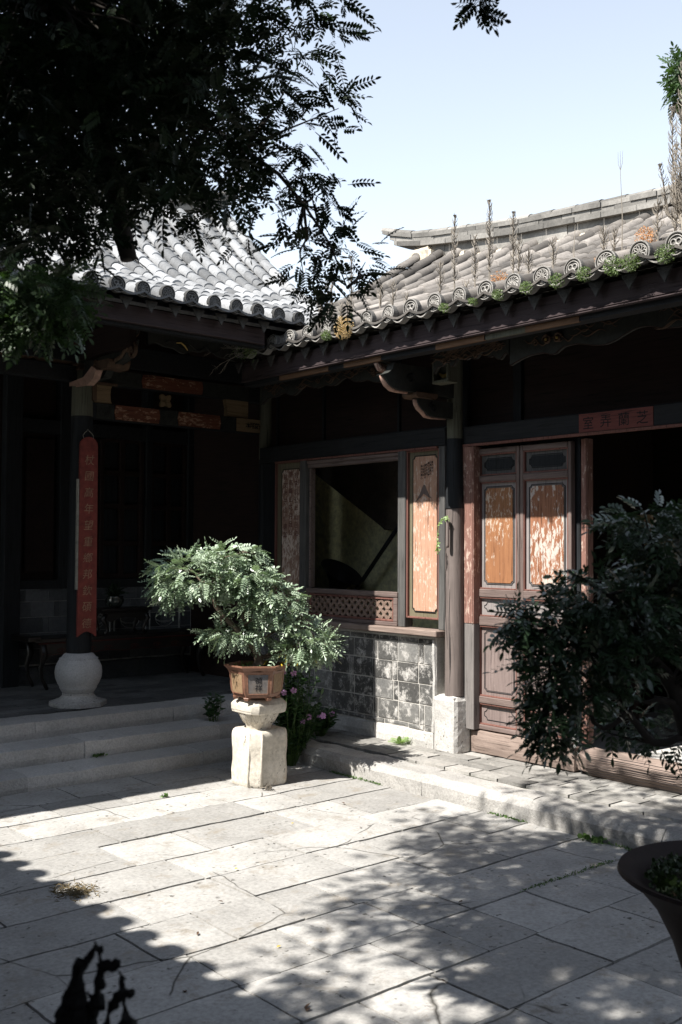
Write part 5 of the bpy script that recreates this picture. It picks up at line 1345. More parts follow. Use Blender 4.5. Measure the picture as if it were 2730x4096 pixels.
m = MB(); b = Vector((5.0, 3.678, surfR(5, 3.678))); m.tube([b, b+Vector((0, .003, .14)), b+Vector((0, -.006, .28))], [.004, .003, .001], 5, tint=.9); m.tube([b+Vector((0, .003, .08)), b+Vector((0, .02, .15))], [.002, .001], 4, tint=.9); m.obj('dry_stalk', M['drygrey'], o)
def ball(name, label, c_, r_, n, mat, L_=.02, cat='moss'):
    o = thing(name, label, cat, c_, 'moss on the roof edge')
    u = rng.normal(size=(n, 3)); u /= np.linalg.norm(u, axis=1, keepdims=True)
    P = np.array(c_)+u*(rng.random(n)**.4)[:, None]*np.array(r_)
    scatter('tufts', [ovals(L_, L_*.5), ovals(L_*.7, L_*.5)], P, u+rng.normal(size=(n, 3))*.5+[0, 0, .3], rng.normal(size=(n, 3)), .6+.7*rng.random(n), mat, o)
ball('dry_moss', 'large tan ball of dry moss hanging over the roof edge', (4.80, 5.535, 3.23), (.06, .085, .085), 2200, M['drytan'], .010)
ball('dry_moss', 'rusty orange moss behind the tallest dry plant', (5.05, 4.30, 3.37), (.04, .07, .06), 500, M['dryorange'], .011)
ball('dry_moss', 'rusty orange moss behind the sticking out disc near the right end', (5.06, 3.235, 3.40), (.04, .075, .075), 700, M['dryorange'], .011)
ball('dry_moss', 'small orange tuft at the foot of the twin bushy plants', (4.95, 3.46, 3.32), (.03, .04, .025), 120, M['dryorange'], .010)
gl = ['below the tall spiky plant', 'right of the small knot disc', 'under the rusty orange moss', 'below the low dry tuft', 'right of the leaning dry plant', 'left of the twin bushy plants', 'around the bare forked stalk', 'under the big orange moss', 'below the big branching plant', 'beside the hanging leaves']
for (yv, r_), g_ in zip([(4.542, .03), (4.298, .022), (4.094, .035), (3.874, .04), (3.657, .045), (3.466, .045), (3.27, .06), (3.16, .05), (2.95, .055), (5.72, .04)], gl):
    ball('green_moss', 'green mossy cushion in the roof gutter '+g_, (4.80, yv, 3.185+r_*.4), (.05, r_, r_*.95), int(260+7000*r_), M['moss'], .009)
ball('green_moss', 'pale green moss on the last end tile at the roof corner', (4.76, 6.62, 3.20), (.05, .07, .05), 500, M['moss'], .009)
tw = thing('bare_twigs', 'bare whitish twigs sticking out of the roof corner', 'plant', (4.8, 6.78, 3.26))
m = MB(); rr = random.Random(8)
def twig(p, d, L_, w_, dep):
    e = p+d*L_; m.tube([p, p.lerp(e, .5)+Vector((0, rr.uniform(-.01, .01), rr.uniform(-.01, .01))), e], [w_, w_*.8, w_*.5], 4, tint=1)
    if dep:
        for k in range(3): s = p.lerp(e, .3+.3*k); twig(s, (d+Vector((rr.uniform(-.6, .6), rr.uniform(-.5, .5), rr.uniform(-.8, .8)))).normalized(), L_*.42, w_*.6, dep-1)
for d in ((-.1, .75, .45), (-.3, .8, .1), (-.3, .7, -.3), (-.2, .6, .3)): twig(Vector((4.82, 6.72, 3.25)), Vector(d).normalized(), .30, .0028, 3)
m.obj('twigs', M['drygrey'], tw)
n = 260; P = np.array([4.84, 6.78, 3.24])+rng.normal(size=(n, 3))*[.03, .07, .035]
scatter('foliage', [ovals(.02, .008)], P, rng.normal(size=(n, 3)), rng.normal(size=(n, 3)), .7+.6*rng.random(n), M['weed'], tw)

# ---------------------------------------------------- big bowl with its own small tree, foreground right
bw_ = thing('bowl_planter', 'wide brown glazed bowl planter standing in the shade in the foreground', 'planter', (2.831, 1.499, 0))
m = MB(); BC = (2.831, 1.499, 0)
m.lathe([(.12, .12), (.13, .13), (.155, .30), (.170, .43), (.198, .52), (.246, .615), (.300, .678), (.342, .704), (.352, .712), (.348, .722), (.325, .716), (.29, .690), (.27, .672)], BC, 64); m.obj('bowl', M['bowl'], bw_, smooth=True, autos=60)
m = MB(); m.lathe([(.0, 0), (.22, .0), (.22, .05), (.18, .07), (.18, .12), (.0, .12)], BC, 24); m.obj('stand', M['step'], bw_)
m = MB(); m.lathe([(.282, .665), (.15, .69), (.0, .70)], BC, 28); m.obj('soil', M['soil'], bw_, smooth=True)
n = 4200; a = rng.random(n)*6.28; q = np.sqrt(rng.random(n))*.27; P = np.stack([BC[0]+q*np.cos(a), BC[1]+q*np.sin(a), .675+.03*(1-q/.28)+rng.random(n)*.03], 1)
o = scatter('ground_cover', [ovals(.022, .016), ovals(.017, .014)], P, rng.normal(size=(n, 3))*.7+[0, 0, .7], rng.normal(size=(n, 3))*.7+[0, 0, 1], .45+.5*rng.random(n), M['leafbowlcover'], bw_); o['kind'] = 'stuff'
bt = thing('bowl_tree', 'dark leafy small tree with crooked branches growing in the brown bowl', 'tree', (2.80, 1.53, .68))
BB = [((2.554, 1.624, 1.715), (.13, .12, .06)), ((2.699, 1.634, 1.64), (.13, .12, .085)), ((2.463, 1.711, 1.53), (.16, .15, .075)), ((2.297, 1.792, 1.44), (.085, .09, .065)), ((2.30, 1.78, 1.32), (.07, .08, .08)),
      ((2.31, 1.776, 1.20), (.065, .07, .07)), ((2.33, 1.79, 1.13), (.05, .05, .04)), ((2.507, 1.676, 1.46), (.16, .14, .08)), ((2.40, 1.74, 1.36), (.12, .12, .07)), ((2.55, 1.68, 1.36), (.12, .11, .08)), ((2.677, 1.70, 1.50), (.12, .12, .10)), ((2.677, 1.78, 1.14), (.10, .09, .06)), ((2.775, 1.70, 1.10), (.08, .08, .06)),
      ((2.206, 1.806, 1.455), (.045, .045, .035)), ((2.85, 1.55, 1.60), (.16, .16, .14)), ((2.80, 1.50, 1.38), (.14, .14, .12)), ((2.90, 1.46, 1.46), (.14, .14, .15)), ((2.80, 1.45, 1.76), (.14, .14, .07)), ((2.40, 1.74, 1.27), (.09, .08, .07))]
BB_ = BB
m = MB(); T2 = [(2.79, 1.52, .67), (2.74, 1.56, .82), (2.72, 1.58, 1.0), (2.69, 1.60, 1.16), (2.66, 1.63, 1.27), (2.60, 1.66, 1.36), (2.60, 1.65, 1.48), (2.62, 1.63, 1.62)]
m.tube(*curvy(T2, [.035, .032, .028, .024, .022, .018, .014, .008], .006), 9)
BR = [[(2.70, 1.59, 1.12), (2.62, 1.66, 1.10), (2.56, 1.70, 1.18), (2.50, 1.74, 1.14), (2.42, 1.76, 1.20), (2.30, 1.78, 1.22)], [(2.66, 1.63, 1.27), (2.58, 1.68, 1.32), (2.50, 1.72, 1.30), (2.42, 1.74, 1.36), (2.33, 1.78, 1.42)],
      [(2.60, 1.66, 1.36), (2.52, 1.68, 1.46), (2.46, 1.70, 1.52)], [(2.60, 1.65, 1.48), (2.68, 1.60, 1.58), (2.76, 1.56, 1.64)],
      [(2.69, 1.60, 1.16), (2.63, 1.62, 1.22), (2.55, 1.66, 1.22), (2.50, 1.70, 1.26)]]
for b_ in BR:
    m.tube(*curvy(b_, [.014*(1-.8*i/(len(b_)-1)) for i in range(len(b_))], .008), 7)
for (c_, r_) in BB_:
    s0 = min([p for b_ in BR for p in b_]+T2, key=lambda q: (Vector(q)-Vector(c_)).length)
    for q in range(4):
        e = Vector(c_)+Vector([random.uniform(-.8, .8)*k for k in r_]); a = Vector(s0); m.tube(*curvy([a, a.lerp(e, .5)+Vector([random.uniform(-.02, .02) for _ in range(3)]), e], [.006, .004, .0015], .002), 5)
m.obj('trunk', M['darkbark'], bt, smooth=True)
P, U = in_blobs(BB, [120, 160, 150, 110, 85, 75, 45, 160, 100, 90, 125, 45, 45, 34, 180, 130, 200, 130, 60], .25)
tb2 = [pinnate(.070, 4, .028, .0115, .4, 55), pinnate(.058, 3, .027, .0120, .3, 50), pinnate(.078, 5, .025, .0095, .6, 60), pinnate(.05, 2, .030, .013, .2, 45)]
scatter('foliage', tb2, P, U*[1, 1, .5]+rng.normal(size=P.shape)*.5+[0, 0, -.15], rng.normal(size=P.shape)*.5+[0, 0, 1.0], .75+.4*rng.random(len(P)), M['leafbowl'], bt, tv=.5)

# black stump, foreground left, and a leafy sprig beside it
dw = thing('driftwood_stump', 'black gnarled dead stump with forked prongs in the lower left foreground', 'stump', (.72, 1.39, 0))
m = MB()
def knob(pts, rad): m.tube(pts, rad, 9)
STUMP = [([(.715, 1.40, .62), (.712, 1.40, .86), (.706, 1.405, .925), (.703, 1.407, .950), (.704, 1.405, .975), (.706, 1.402, .995), (.708, 1.400, 1.020), (.711, 1.397, 1.046)], [.040, .034, .026, .027, .021, .015, .010, .008]),
         ([(.709, 1.399, 1.042), (.716, 1.393, 1.044), (.721, 1.388, 1.052), (.726, 1.384, 1.066), (.728, 1.383, 1.076)], [.0075, .0055, .0055, .0035, .001]),
         ([(.716, 1.398, .935), (.724, 1.392, .962), (.729, 1.387, .984), (.732, 1.384, 1.005), (.735, 1.381, 1.028), (.737, 1.379, 1.042)], [.013, .010, .0085, .0055, .005, .0075]),
         ([(.735, 1.381, 1.040), (.741, 1.375, 1.042), (.746, 1.370, 1.038), (.751, 1.366, 1.040), (.754, 1.363, 1.044)], [.006, .0055, .0045, .0065, .003]),
         ([(.736, 1.380, 1.044), (.734, 1.382, 1.052), (.733, 1.383, 1.058), (.731, 1.385, 1.064)], [.002, .0025, .005, .0015]),
         ([(.731, 1.385, .990), (.725, 1.390, .994), (.721, 1.394, 1.000)], [.004, .003, .0015]),
         ([(.738, 1.378, .88), (.738, 1.378, .93), (.743, 1.373, .962), (.749, 1.367, .985), (.755, 1.361, .996), (.762, 1.355, 1.002)], [.012, .006, .0045, .005, .0075, .004]),
         ([(.758, 1.359, .998), (.758, 1.359, 1.012), (.757, 1.360, 1.024), (.756, 1.361, 1.032)], [.005, .0035, .0035, .001]),
         ([(.760, 1.356, .998), (.760, 1.356, .985), (.761, 1.355, .970)], [.005, .003, .003]),
         ([(.762, 1.353, .86), (.764, 1.351, .91), (.765, 1.350, .938), (.764, 1.351, .958), (.761, 1.354, .975)], [.010, .014, .0155, .011, .003]),
         ([(.722, 1.394, .925), (.732, 1.385, .932), (.739, 1.378, .944)], [.010, .006, .003]),
         ([(.70, 1.41, .93), (.692, 1.417, .92), (.682, 1.425, .90)], [.016, .010, .007])]
for (kx, ky, kz, kr) in ((.7035, 1.4065, .958, .0245), (.712, 1.398, .935, .026), (.708, 1.402, .984, .016), (.707, 1.402, 1.006, .0135), (.7105, 1.398, 1.040, .0105), (.733, 1.383, .985, .0115), (.736, 1.380, 1.012, .007), (.738, 1.378, 1.038, .0085),
                         (.752, 1.3655, 1.041, .0075), (.733, 1.383, 1.060, .0055), (.764, 1.3515, .946, .0165), (.758, 1.359, .999, .0088), (.749, 1.367, .984, .0065), (.766, 1.3495, 1.001, .006), (.722, 1.3895, .953, .012)):
    m.lathe([(kr*math.sin(math.pi*q/7)+.0002, -kr*math.cos(math.pi*q/7)) for q in range(8)], (kx, ky, kz), 12)
for pts_, rad_ in STUMP:
    a_, b_ = curvy(pts_, rad_, .0015, 6); knob(a_, b_)
rr = random.Random(2)
for v_i in range(len(m.v)):
    p = Vector(m.v[v_i]); d = noise.noise_vector(p*110)*.0042+noise.noise_vector(p*330)*.0022; m.v[v_i] = tuple(p+d)
m.obj('stump_wood', M['drift'], dw)
m = MB(); m.lathe([(.14, 0), (.15, .3), (.17, .62), (.18, .66), (.165, .66), (.12, .62), (0, .62)], (.73, 1.39, 0), 24); m.obj('tub', M['bowl'], dw, smooth=True, autos=50)
ss = thing('leafy_sprig', 'blurred dark leafy sprig at the lower left corner', 'plant', (.50, 1.40, .85))
n = 60; P = np.array([.52, 1.47, .95])+rng.normal(size=(n, 3))*[.035, .03, .045]
m = MB(); m.tube([(.50, 1.45, .5), (.51, 1.46, .8), (.525, 1.47, .98)], [.006, .004, .002], 5); m.lathe([(.08, 0), (.10, .5), (.09, .5), (0, .48)], (.50, 1.45, 0), 14); m.obj('stem_and_tub', M['drift'], ss)
scatter('foliage', [ovals(.02, .009)], P, rng.normal(size=(n, 3)), rng.normal(size=(n, 3)), .8+.5*rng.random(n), M['leafdark'], ss)

# things seen through the window
ho = thing('horn', 'black flared horn silhouetted inside the open window', 'horn', (6.38, 7.4, 1.1))
m = MB(); base = Vector((6.7, 6.86, 1.02)); d = Vector((-.25, -.35, 1)).normalized()
top = Vector((6.68, 6.62, 1.40)); axis = Vector((0, .30, .85)).normalized()
prof = [(.0, .05), (.12, .065), (.22, .10), (.30, .16), (.345, .23), (.35, .24)]
o_ = Vector((6.7, 6.70, 1.06)); u_ = Vector((1, 0, 0)); v_ = axis.cross(u_)
axis = Vector((0, -.05, 1)).normalized(); tiltn = Vector((-.1, -.50, .86)).normalized()
vs = []; fs = []; n = 24
for i, (t, r_) in enumerate(prof):
    c_ = Vector((6.38, 7.50-.03*t, 1.10))+Vector((0, -.36*t, .93*t)); nn = axis.lerp(tiltn, min(1, t*3)).normalized(); uu = Vector((1, 0, 0)); vv = nn.cross(uu)
    for k in range(n): a = 2*math.pi*k/n; vs.append(c_+uu*r_*math.cos(a)*.8+vv*r_*math.sin(a))
for i in range(len(prof)-1):
    for k in range(n): fs.append((i*n+k, i*n+(k+1) % n, (i+1)*n+(k+1) % n, (i+1)*n+k))
fs.append(tuple(range(n-1, -1, -1))); m.add(vs, fs); m.obj('horn_bell', M['horn'], ho, smooth=True)
m = MB(); m.box(6.2, 6.6, 7.2, 7.8, .2, 1.08); m.obj('cabinet', M['redbrown'], ho)
po = thing('leaning_pole', 'dark pole leaning diagonally inside the open window', 'pole', (6.5, 8.2, .2))
m = MB(); m.tube([(6.5, 8.24, .2), (6.5, 7.285, 1.265), (6.5, 6.746, 1.820), (6.5, 6.60, 1.97)], .020, 10); m.obj('shaft', M['black'], po, smooth=True)

# ---------------------------------------------------- trees
def along(a, b, n, w_=.05):
    a, b = Vector(a), Vector(b); out = []
    for i in range(n+1):
        t = i/n; p = a.lerp(b, t)
        if 0 < i < n: p = p+Vector((random.uniform(-w_, w_), random.uniform(-w_, w_), random.uniform(-w_, w_)))
        out.append(p)
    return out
VIS=[(1.21,3.17,3.43,0.15),(1.44,3.7,3.74,0.15),(1.52,4.16,4.0,0.15),(1.14,2.78,3.23,0.15),(1.41,3.48,3.69,0.15),(1.51,3.7,3.84,0.15),(1.31,3.06,3.41,0.15),(1.38,3.25,3.52,0.15),(1.54,3.53,3.77,0.15),(1.29,2.72,3.32,0.15),(1.53,3.21,3.56,0.15),(1.79,3.75,3.92,0.15),(1.42,2.92,3.39,0.15),(1.6,3.15,3.56,0.15),(1.7,3.48,3.81,0.15),(1.45,2.83,3.42,0.15),(1.62,3.17,3.59,0.15),(1.86,3.57,3.84,0.15),(1.55,2.81,3.43,0.15),(1.61,2.97,3.48,0.15),(1.86,3.27,3.71,0.15),(1.61,2.68,3.41,0.15),(1.71,2.98,3.6,0.15),(2.14,3.51,3.98,0.15),(1.62,2.52,3.3,0.15),(1.96,3.15,3.73,0.15),(2.16,3.51,3.93,0.15),(1.84,2.71,3.54,0.15),(1.97,3.03,3.7,0.15),(2.34,3.44,4.01,0.15),(1.12,2.94,3.26,0.15),(1.25,3.37,3.5,0.15),(1.43,3.74,3.63,0.15),(1.19,3.02,3.26,0.15),(1.42,3.51,3.61,0.15),(1.57,3.78,3.75,0.15),(1.15,2.73,3.14,0.15),(1.4,3.22,3.43,0.15),(1.69,3.82,3.75,0.15),(1.34,2.83,3.31,0.15),(1.48,3.26,3.47,0.15),(1.79,3.87,3.81,0.15),(1.42,2.79,3.29,0.15),(1.59,3.17,3.5,0.15),(1.76,3.59,3.77,0.15),(1.52,2.8,3.29,0.15),(1.59,3.03,3.46,0.15),(1.95,3.75,3.84,0.15),(1.58,2.84,3.34,0.15),(1.84,3.25,3.61,0.15),(1.89,3.41,3.69,0.15),(1.63,2.74,3.32,0.15),(1.86,3.17,3.55,0.15),(2.05,3.45,3.83,0.15),(1.62,2.6,3.27,0.15),(2.01,3.13,3.62,0.15),(2.17,3.47,3.82,0.15),(1.82,2.68,3.4,0.15),(2.13,3.14,3.67,0.15),(2.24,3.28,3.78,0.15),(1.21,3.27,3.29,0.15),(1.38,3.63,3.5,0.15),(1.55,4.04,3.77,0.15),(1.2,2.94,3.18,0.15),(1.44,3.52,3.47,0.15),(1.51,3.67,3.62,0.15),(1.21,2.8,3.13,0.15),(1.4,3.17,3.33,0.15),(1.55,3.57,3.58,0.15),(1.24,2.75,3.14,0.15),(1.52,3.34,3.5,0.15),(1.73,3.76,3.67,0.15),(1.27,2.61,3.05,0.15),(1.59,3.24,3.46,0.15),(1.74,3.61,3.6,0.15),(1.34,2.61,3.1,0.15),(1.71,3.25,3.5,0.15),(1.9,3.51,3.61,0.15),(1.51,2.64,3.17,0.15),(1.75,3.2,3.47,0.15),(2.02,3.52,3.64,0.15),(1.45,2.46,3.06,0.15),(1.84,3.17,3.49,0.15),(2.11,3.63,3.75,0.15),(1.56,2.5,3.15,0.15),(1.86,2.99,3.39,0.15),(2.18,3.38,3.65,0.15),(1.69,2.57,3.17,0.15),(2.1,3.17,3.61,0.15),(2.19,3.29,3.68,0.15),(1.12,3.03,3.1,0.15),(1.38,3.7,3.42,0.15),(1.41,3.84,3.5,0.15),(1.19,2.84,3.05,0.15),(1.49,3.71,3.52,0.15),(1.55,3.85,3.54,0.15),(1.33,3.04,3.18,0.15),(1.41,3.33,3.3,0.15),(1.61,3.68,3.53,0.15),(1.31,2.81,3.1,0.15),(1.47,3.11,3.25,0.15),(1.79,3.92,3.66,0.15),(1.31,2.58,3.01,0.15),(1.66,3.3,3.39,0.15),(1.82,3.62,3.54,0.15),(1.46,2.7,3.11,0.15),(1.67,3.1,3.35,0.15),(1.99,3.7,3.69,0.15),(1.48,2.61,3.08,0.15),(1.7,2.98,3.25,0.15),(1.96,3.51,3.55,0.15),(1.59,2.71,3.18,0.15),(1.79,2.96,3.34,0.15),(2.11,3.49,3.57,0.15),(1.74,2.84,3.23,0.15),(1.82,2.81,3.24,0.15),(2.19,3.41,3.63,0.15),(1.63,2.38,3.03,0.15),(1.87,2.84,3.25,0.15),(2.12,3.15,3.49,0.15),(1.09,2.84,2.99,0.15),(1.25,3.32,3.21,0.15),(1.57,4.1,3.51,0.15),(1.16,2.91,3.01,0.15),(1.51,3.67,3.37,0.15),(1.6,3.95,3.54,0.15),(1.26,2.95,3.04,0.15),(1.54,3.44,3.29,0.15),(1.58,3.68,3.39,0.15),(1.27,2.7,2.96,0.15),(1.59,3.47,3.34,0.15),(1.74,3.81,3.47,0.15),(1.28,2.66,2.94,0.15),(1.54,3.18,3.21,0.15),(1.8,3.54,3.42,0.15),(1.53,2.86,3.14,0.15),(1.77,3.45,3.41,0.15),(1.81,3.39,3.4,0.15),(1.63,2.83,3.11,0.15),(1.71,3.12,3.23,0.15),(1.97,3.58,3.5,0.15),(1.48,2.52,2.98,0.15),(1.94,3.21,3.33,0.15),(2.05,3.45,3.42,0.15),(1.72,2.71,3.1,0.15),(1.78,2.84,3.21,0.15),(2.2,3.56,3.59,0.15),(1.57,2.35,2.92,0.15),(2.01,3.02,3.27,0.15),(2.09,3.14,3.37,0.15),(1.11,3.0,2.97,0.15),(1.27,3.37,3.07,0.15),(1.41,3.77,3.3,0.15),(1.2,2.99,2.98,0.15),(1.36,3.43,3.11,0.15),(1.64,3.91,3.36,0.15),(1.2,2.75,2.85,0.15),(1.53,3.48,3.24,0.15),(1.61,3.63,3.32,0.15),(1.22,2.71,2.9,0.15),(1.52,3.29,3.11,0.15),(1.67,3.63,3.31,0.15),(1.34,2.66,2.88,0.15),(1.71,3.5,3.26,0.15),(1.93,3.85,3.46,0.15),(1.5,2.93,3.06,0.15),(1.7,3.25,3.23,0.15),(1.89,3.48,3.32,0.15),(1.6,2.92,3.09,0.15),(1.66,2.97,3.05,0.15),(1.92,3.48,3.38,0.15),(1.54,2.65,2.97,0.15),(1.71,2.91,3.12,0.15),(2.09,3.41,3.39,0.15),(1.53,2.44,2.88,0.15),(1.91,3.06,3.23,0.15),(2.26,3.49,3.42,0.15),(1.7,2.59,3.02,0.15),(1.95,2.92,3.15,0.15),(2.33,3.47,3.42,0.15),(1.21,3.21,2.95,0.15),(1.29,3.46,3.08,0.15),(1.52,4.11,3.28,0.15),(1.13,2.8,2.83,0.15),(1.38,3.45,3.11,0.15),(1.49,3.64,3.18,0.15),(1.23,2.78,2.86,0.15),(1.39,3.23,3.02,0.15),(1.7,3.91,3.31,0.15),(1.38,2.95,2.88,0.15),(1.57,3.3,3.07,0.15),(1.86,3.91,3.32,0.15),(1.37,2.71,2.82,0.15),(1.57,3.1,3.02,0.15),(1.72,3.57,3.23,0.15),(1.37,2.57,2.82,0.15),(1.61,3.0,2.99,0.15),(1.82,3.55,3.25,0.15),(1.58,2.75,2.87,0.15),(1.72,3.12,3.07,0.15),(1.98,3.56,3.31,0.15),(1.5,2.48,2.79,0.15),(1.9,3.19,3.16,0.15),(2.12,3.58,3.26,0.15),(1.74,2.81,2.99,0.15),(1.9,3.02,3.08,0.15),(2.16,3.37,3.21,0.15),(1.63,2.38,2.8,0.15),(1.89,2.77,3.01,0.15),(2.27,3.3,3.31,0.15),(1.14,2.99,2.75,0.15),(1.27,3.4,2.95,0.15),(1.55,4.05,3.2,0.15),(1.16,2.88,2.77,0.15),(1.53,3.61,3.02,0.15),(1.52,3.68,3.08,0.15),(1.21,2.7,2.72,0.15),(1.51,3.53,3.07,0.15),(1.75,3.9,3.23,0.15),(1.41,3.06,2.86,0.15),(1.55,3.28,2.94,0.15),(1.72,3.8,3.15,0.15),(1.35,2.76,2.78,0.15),(1.57,3.26,2.99,0.15),(1.79,3.61,3.1,0.15),(1.6,2.94,2.86,0.15),(1.73,3.23,2.98,0.15),(1.94,3.6,3.17,0.15),(1.49,2.62,2.76,0.15),(1.71,3.13,3.0,0.15),(2.03,3.6,3.15,0.15),(1.52,2.58,2.73,0.15),(1.93,3.2,3.08,0.15),(2.17,3.61,3.17,0.15),(1.73,2.71,2.82,0.15),(1.93,3.04,3.02,0.15),(2.29,3.55,3.26,0.15),(1.58,2.36,2.72,0.15),(2.02,3.05,3.05,0.15),(2.28,3.33,3.12,0.15),(1.27,3.34,2.87,0.12),(1.41,3.67,2.93,0.12),(1.29,3.07,2.79,0.12),(1.56,3.88,3.03,0.12),(1.4,3.28,2.83,0.12),(1.56,3.65,3.03,0.12),(1.5,3.17,2.81,0.12),(1.64,3.56,2.99,0.12),(1.47,2.9,2.78,0.12),(1.66,3.33,2.88,0.12),(1.54,3.02,2.84,0.12),(1.72,3.27,2.95,0.12),(1.67,2.99,2.82,0.12),(1.88,3.33,3.02,0.12),(1.66,2.76,2.73,0.12),(2.07,3.45,3.04,0.12),(1.29,3.43,2.77,0.11),(1.33,3.49,2.84,0.11),(1.21,3.04,2.7,0.11),(1.51,3.7,2.94,0.11),(1.43,3.28,2.75,0.11),(1.63,3.73,2.9,0.11),(1.34,2.9,2.63,0.11),(1.5,3.35,2.85,0.11),(1.5,3.13,2.76,0.11),(1.64,3.35,2.88,0.11),(1.44,2.82,2.68,0.11),(1.76,3.43,2.9,0.11),(1.33,3.46,2.68,0.11),(1.41,3.77,2.78,0.11),(1.28,3.19,2.68,0.11),(1.53,3.79,2.82,0.11),(1.35,3.15,2.67,0.11),(1.55,3.55,2.76,0.11),(1.48,3.27,2.72,0.11),(1.57,3.43,2.8,0.11),(1.37,2.86,2.58,0.11),(1.63,3.41,2.81,0.11),(1.53,2.92,2.63,0.11),(1.71,3.27,2.79,0.11),(1.35,3.46,2.73,0.1),(1.29,3.17,2.65,0.1),(1.41,3.24,2.66,0.1),(1.55,3.42,2.74,0.1),(1.44,2.93,2.59,0.1),(2.06,3.01,3.63,0.12),(2.06,2.82,3.63,0.12),(2.21,2.82,3.66,0.12),(2.09,2.96,3.55,0.12),(2.14,3.0,3.65,0.12),(2.26,2.94,3.58,0.12),(2.55,3.19,3.83,0.1),(2.46,2.92,3.72,0.1),(2.5,3.3,3.78,0.1),(2.38,3.25,3.61,0.1),(2.41,3.32,3.5,0.1),(2.18,3.03,3.18,0.1),(2.51,3.15,3.6,0.1),(2.48,2.94,3.55,0.1),(2.63,3.18,3.52,0.1),(2.69,3.14,3.44,0.1),(2.33,2.94,3.3,0.1),(2.33,3.07,3.46,0.1),(2.27,3.04,3.27,0.1),(2.41,3.04,3.24,0.1),(2.31,3.02,3.09,0.1),(2.49,3.11,3.13,0.1),(2.38,2.86,2.98,0.1),(2.33,2.93,2.96,0.1),(2.48,2.99,2.94,0.1),(2.21,2.97,2.97,0.1),(2.24,3.14,3.09,0.1),(2.57,3.21,2.96,0.1),(2.64,3.14,2.93,0.1),(2.28,3.0,2.9,0.1),(2.3,2.87,2.73,0.1),(2.63,3.11,2.83,0.1),(2.72,3.12,2.88,0.1),(2.66,2.94,2.76,0.1),(2.37,2.89,2.65,0.1),(2.49,2.86,2.63,0.1),(2.58,3.22,2.74,0.1),(2.67,3.16,2.65,0.1),(2.42,2.78,2.51,0.1),(2.08,3.16,2.85,0.1),(2.23,3.19,2.97,0.1),(2.18,3.13,2.81,0.1),(2.26,3.37,3.06,0.1),(2.27,3.1,3.16,0.1),(2.34,3.31,3.37,0.1)]
LOW=[(1.12,2.68,2.36,0.06),(1.22,2.72,2.39,0.06),(1.32,2.78,2.42,0.06),(1.21,2.79,2.35,0.06),(1.2,2.6,2.3,0.06),(1.24,2.57,2.3,0.06),(1.18,2.8,2.3,0.06),(1.2,2.69,2.27,0.06),(1.18,2.71,2.24,0.06),(1.12,2.8,2.26,0.06),(1.27,2.7,2.37,0.06),(1.18,2.9,2.35,0.06),(1.1,2.74,2.36,0.06),(1.28,2.69,2.29,0.06),(1.21,2.65,2.36,0.06)]

tr = thing('courtyard_tree', 'large shade tree with dark feathery leaves hanging into the upper left', 'tree', (.25, 2.1, 0))
m = MB(); TOP = Vector((.45, 2.35, 3.1)); m.tube([(.22, 2.05, -.05), (.24, 2.1, .8), (.30, 2.2, 1.8), (.40, 2.3, 2.6), TOP], [.15, .13, .115, .105, .09], 14); m.obj('trunk', M['darkbark'], tr, smooth=True)
m = MB()
limbs = [[(.45, 2.35, 3.05), (.9, 2.6, 3.25), (1.3, 2.85, 3.3), (1.53, 2.98, 3.12)], [(.9, 2.6, 3.25), (1.4, 3.0, 3.35), (1.9, 3.2, 3.3), (2.08, 3.16, 3.2)],
         [(.45, 2.35, 3.1), (.6, 2.0, 3.9), (1.0, 1.7, 4.4), (1.6, 1.5, 4.7)], [(.45, 2.35, 3.1), (.3, 2.9, 3.9), (.5, 3.3, 4.4)], [(.6, 2.0, 3.9), (.9, 2.5, 4.3), (1.3, 3.0, 4.5)], [(.45, 2.35, 3.1), (.2, 1.6, 3.7), (.3, .9, 4.2)]]
for l in limbs: m.tube(l, [.055*(1-.55*i/(len(l)-1)) for i in range(len(l))], 9)
m.tube([(1.50, 3.0, 3.12), (1.53, 2.98, 3.05), (1.58, 2.95, 2.82), (1.60, 2.94, 2.68), (1.62, 2.92, 2.57)], [.030, .034, .032, .030, .027], 10)
m.tube([(2.08, 3.16, 3.2), (2.18, 3.08, 3.12), (2.28, 3.0, 3.03), (2.35, 2.94, 2.92), (2.43, 2.88, 2.77), (2.48, 2.84, 2.61)], [.010, .008, .007, .005, .004, .002], 6)
m.tube([(1.6, 1.5, 4.7), (2.1, 1.9, 4.1), (2.3, 2.05, 3.65), (2.37, 2.10, 3.36)], [.02, .014, .008, .003], 6)
LP = [p for l in limbs for p in l]+[(2.18, 3.08, 3.12), (2.35, 2.94, 2.92), (2.48, 2.84, 2.61)]
for (x, y_, z, r_) in VIS[::3]:
    s0 = min(LP, key=lambda q: (Vector(q)-Vector((x, y_, z))).length)
    m.tube(along(s0, (x, y_, z), 3, .03), [.007, .005, .003, .0015], 5)
m.obj('branches', M['darkbark'], tr, smooth=True)
tm3 = [pinnate(.105, 6, .029, .0132, .30, 58), pinnate(.09, 5, .029, .0135, .4, 55), pinnate(.120, 6, .029, .013, .35, 60), pinnate(.07, 4, .030, .0145, .2, 52)]
P, U = in_blobs([((x, y_, z), (r_, r_, r_*.85)) for x, y_, z, r_ in VIS], [14 if v[3] > .13 else (14 if v[3] > .11 else 11) for v in VIS], .1)
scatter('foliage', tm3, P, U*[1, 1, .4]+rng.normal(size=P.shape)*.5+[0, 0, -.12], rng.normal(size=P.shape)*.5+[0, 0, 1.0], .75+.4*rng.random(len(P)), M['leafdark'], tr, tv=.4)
P, U = in_blobs([((x, y_, z), (r_, r_, r_*.8)) for x, y_, z, r_ in LOW], [22]*len(LOW), .1)
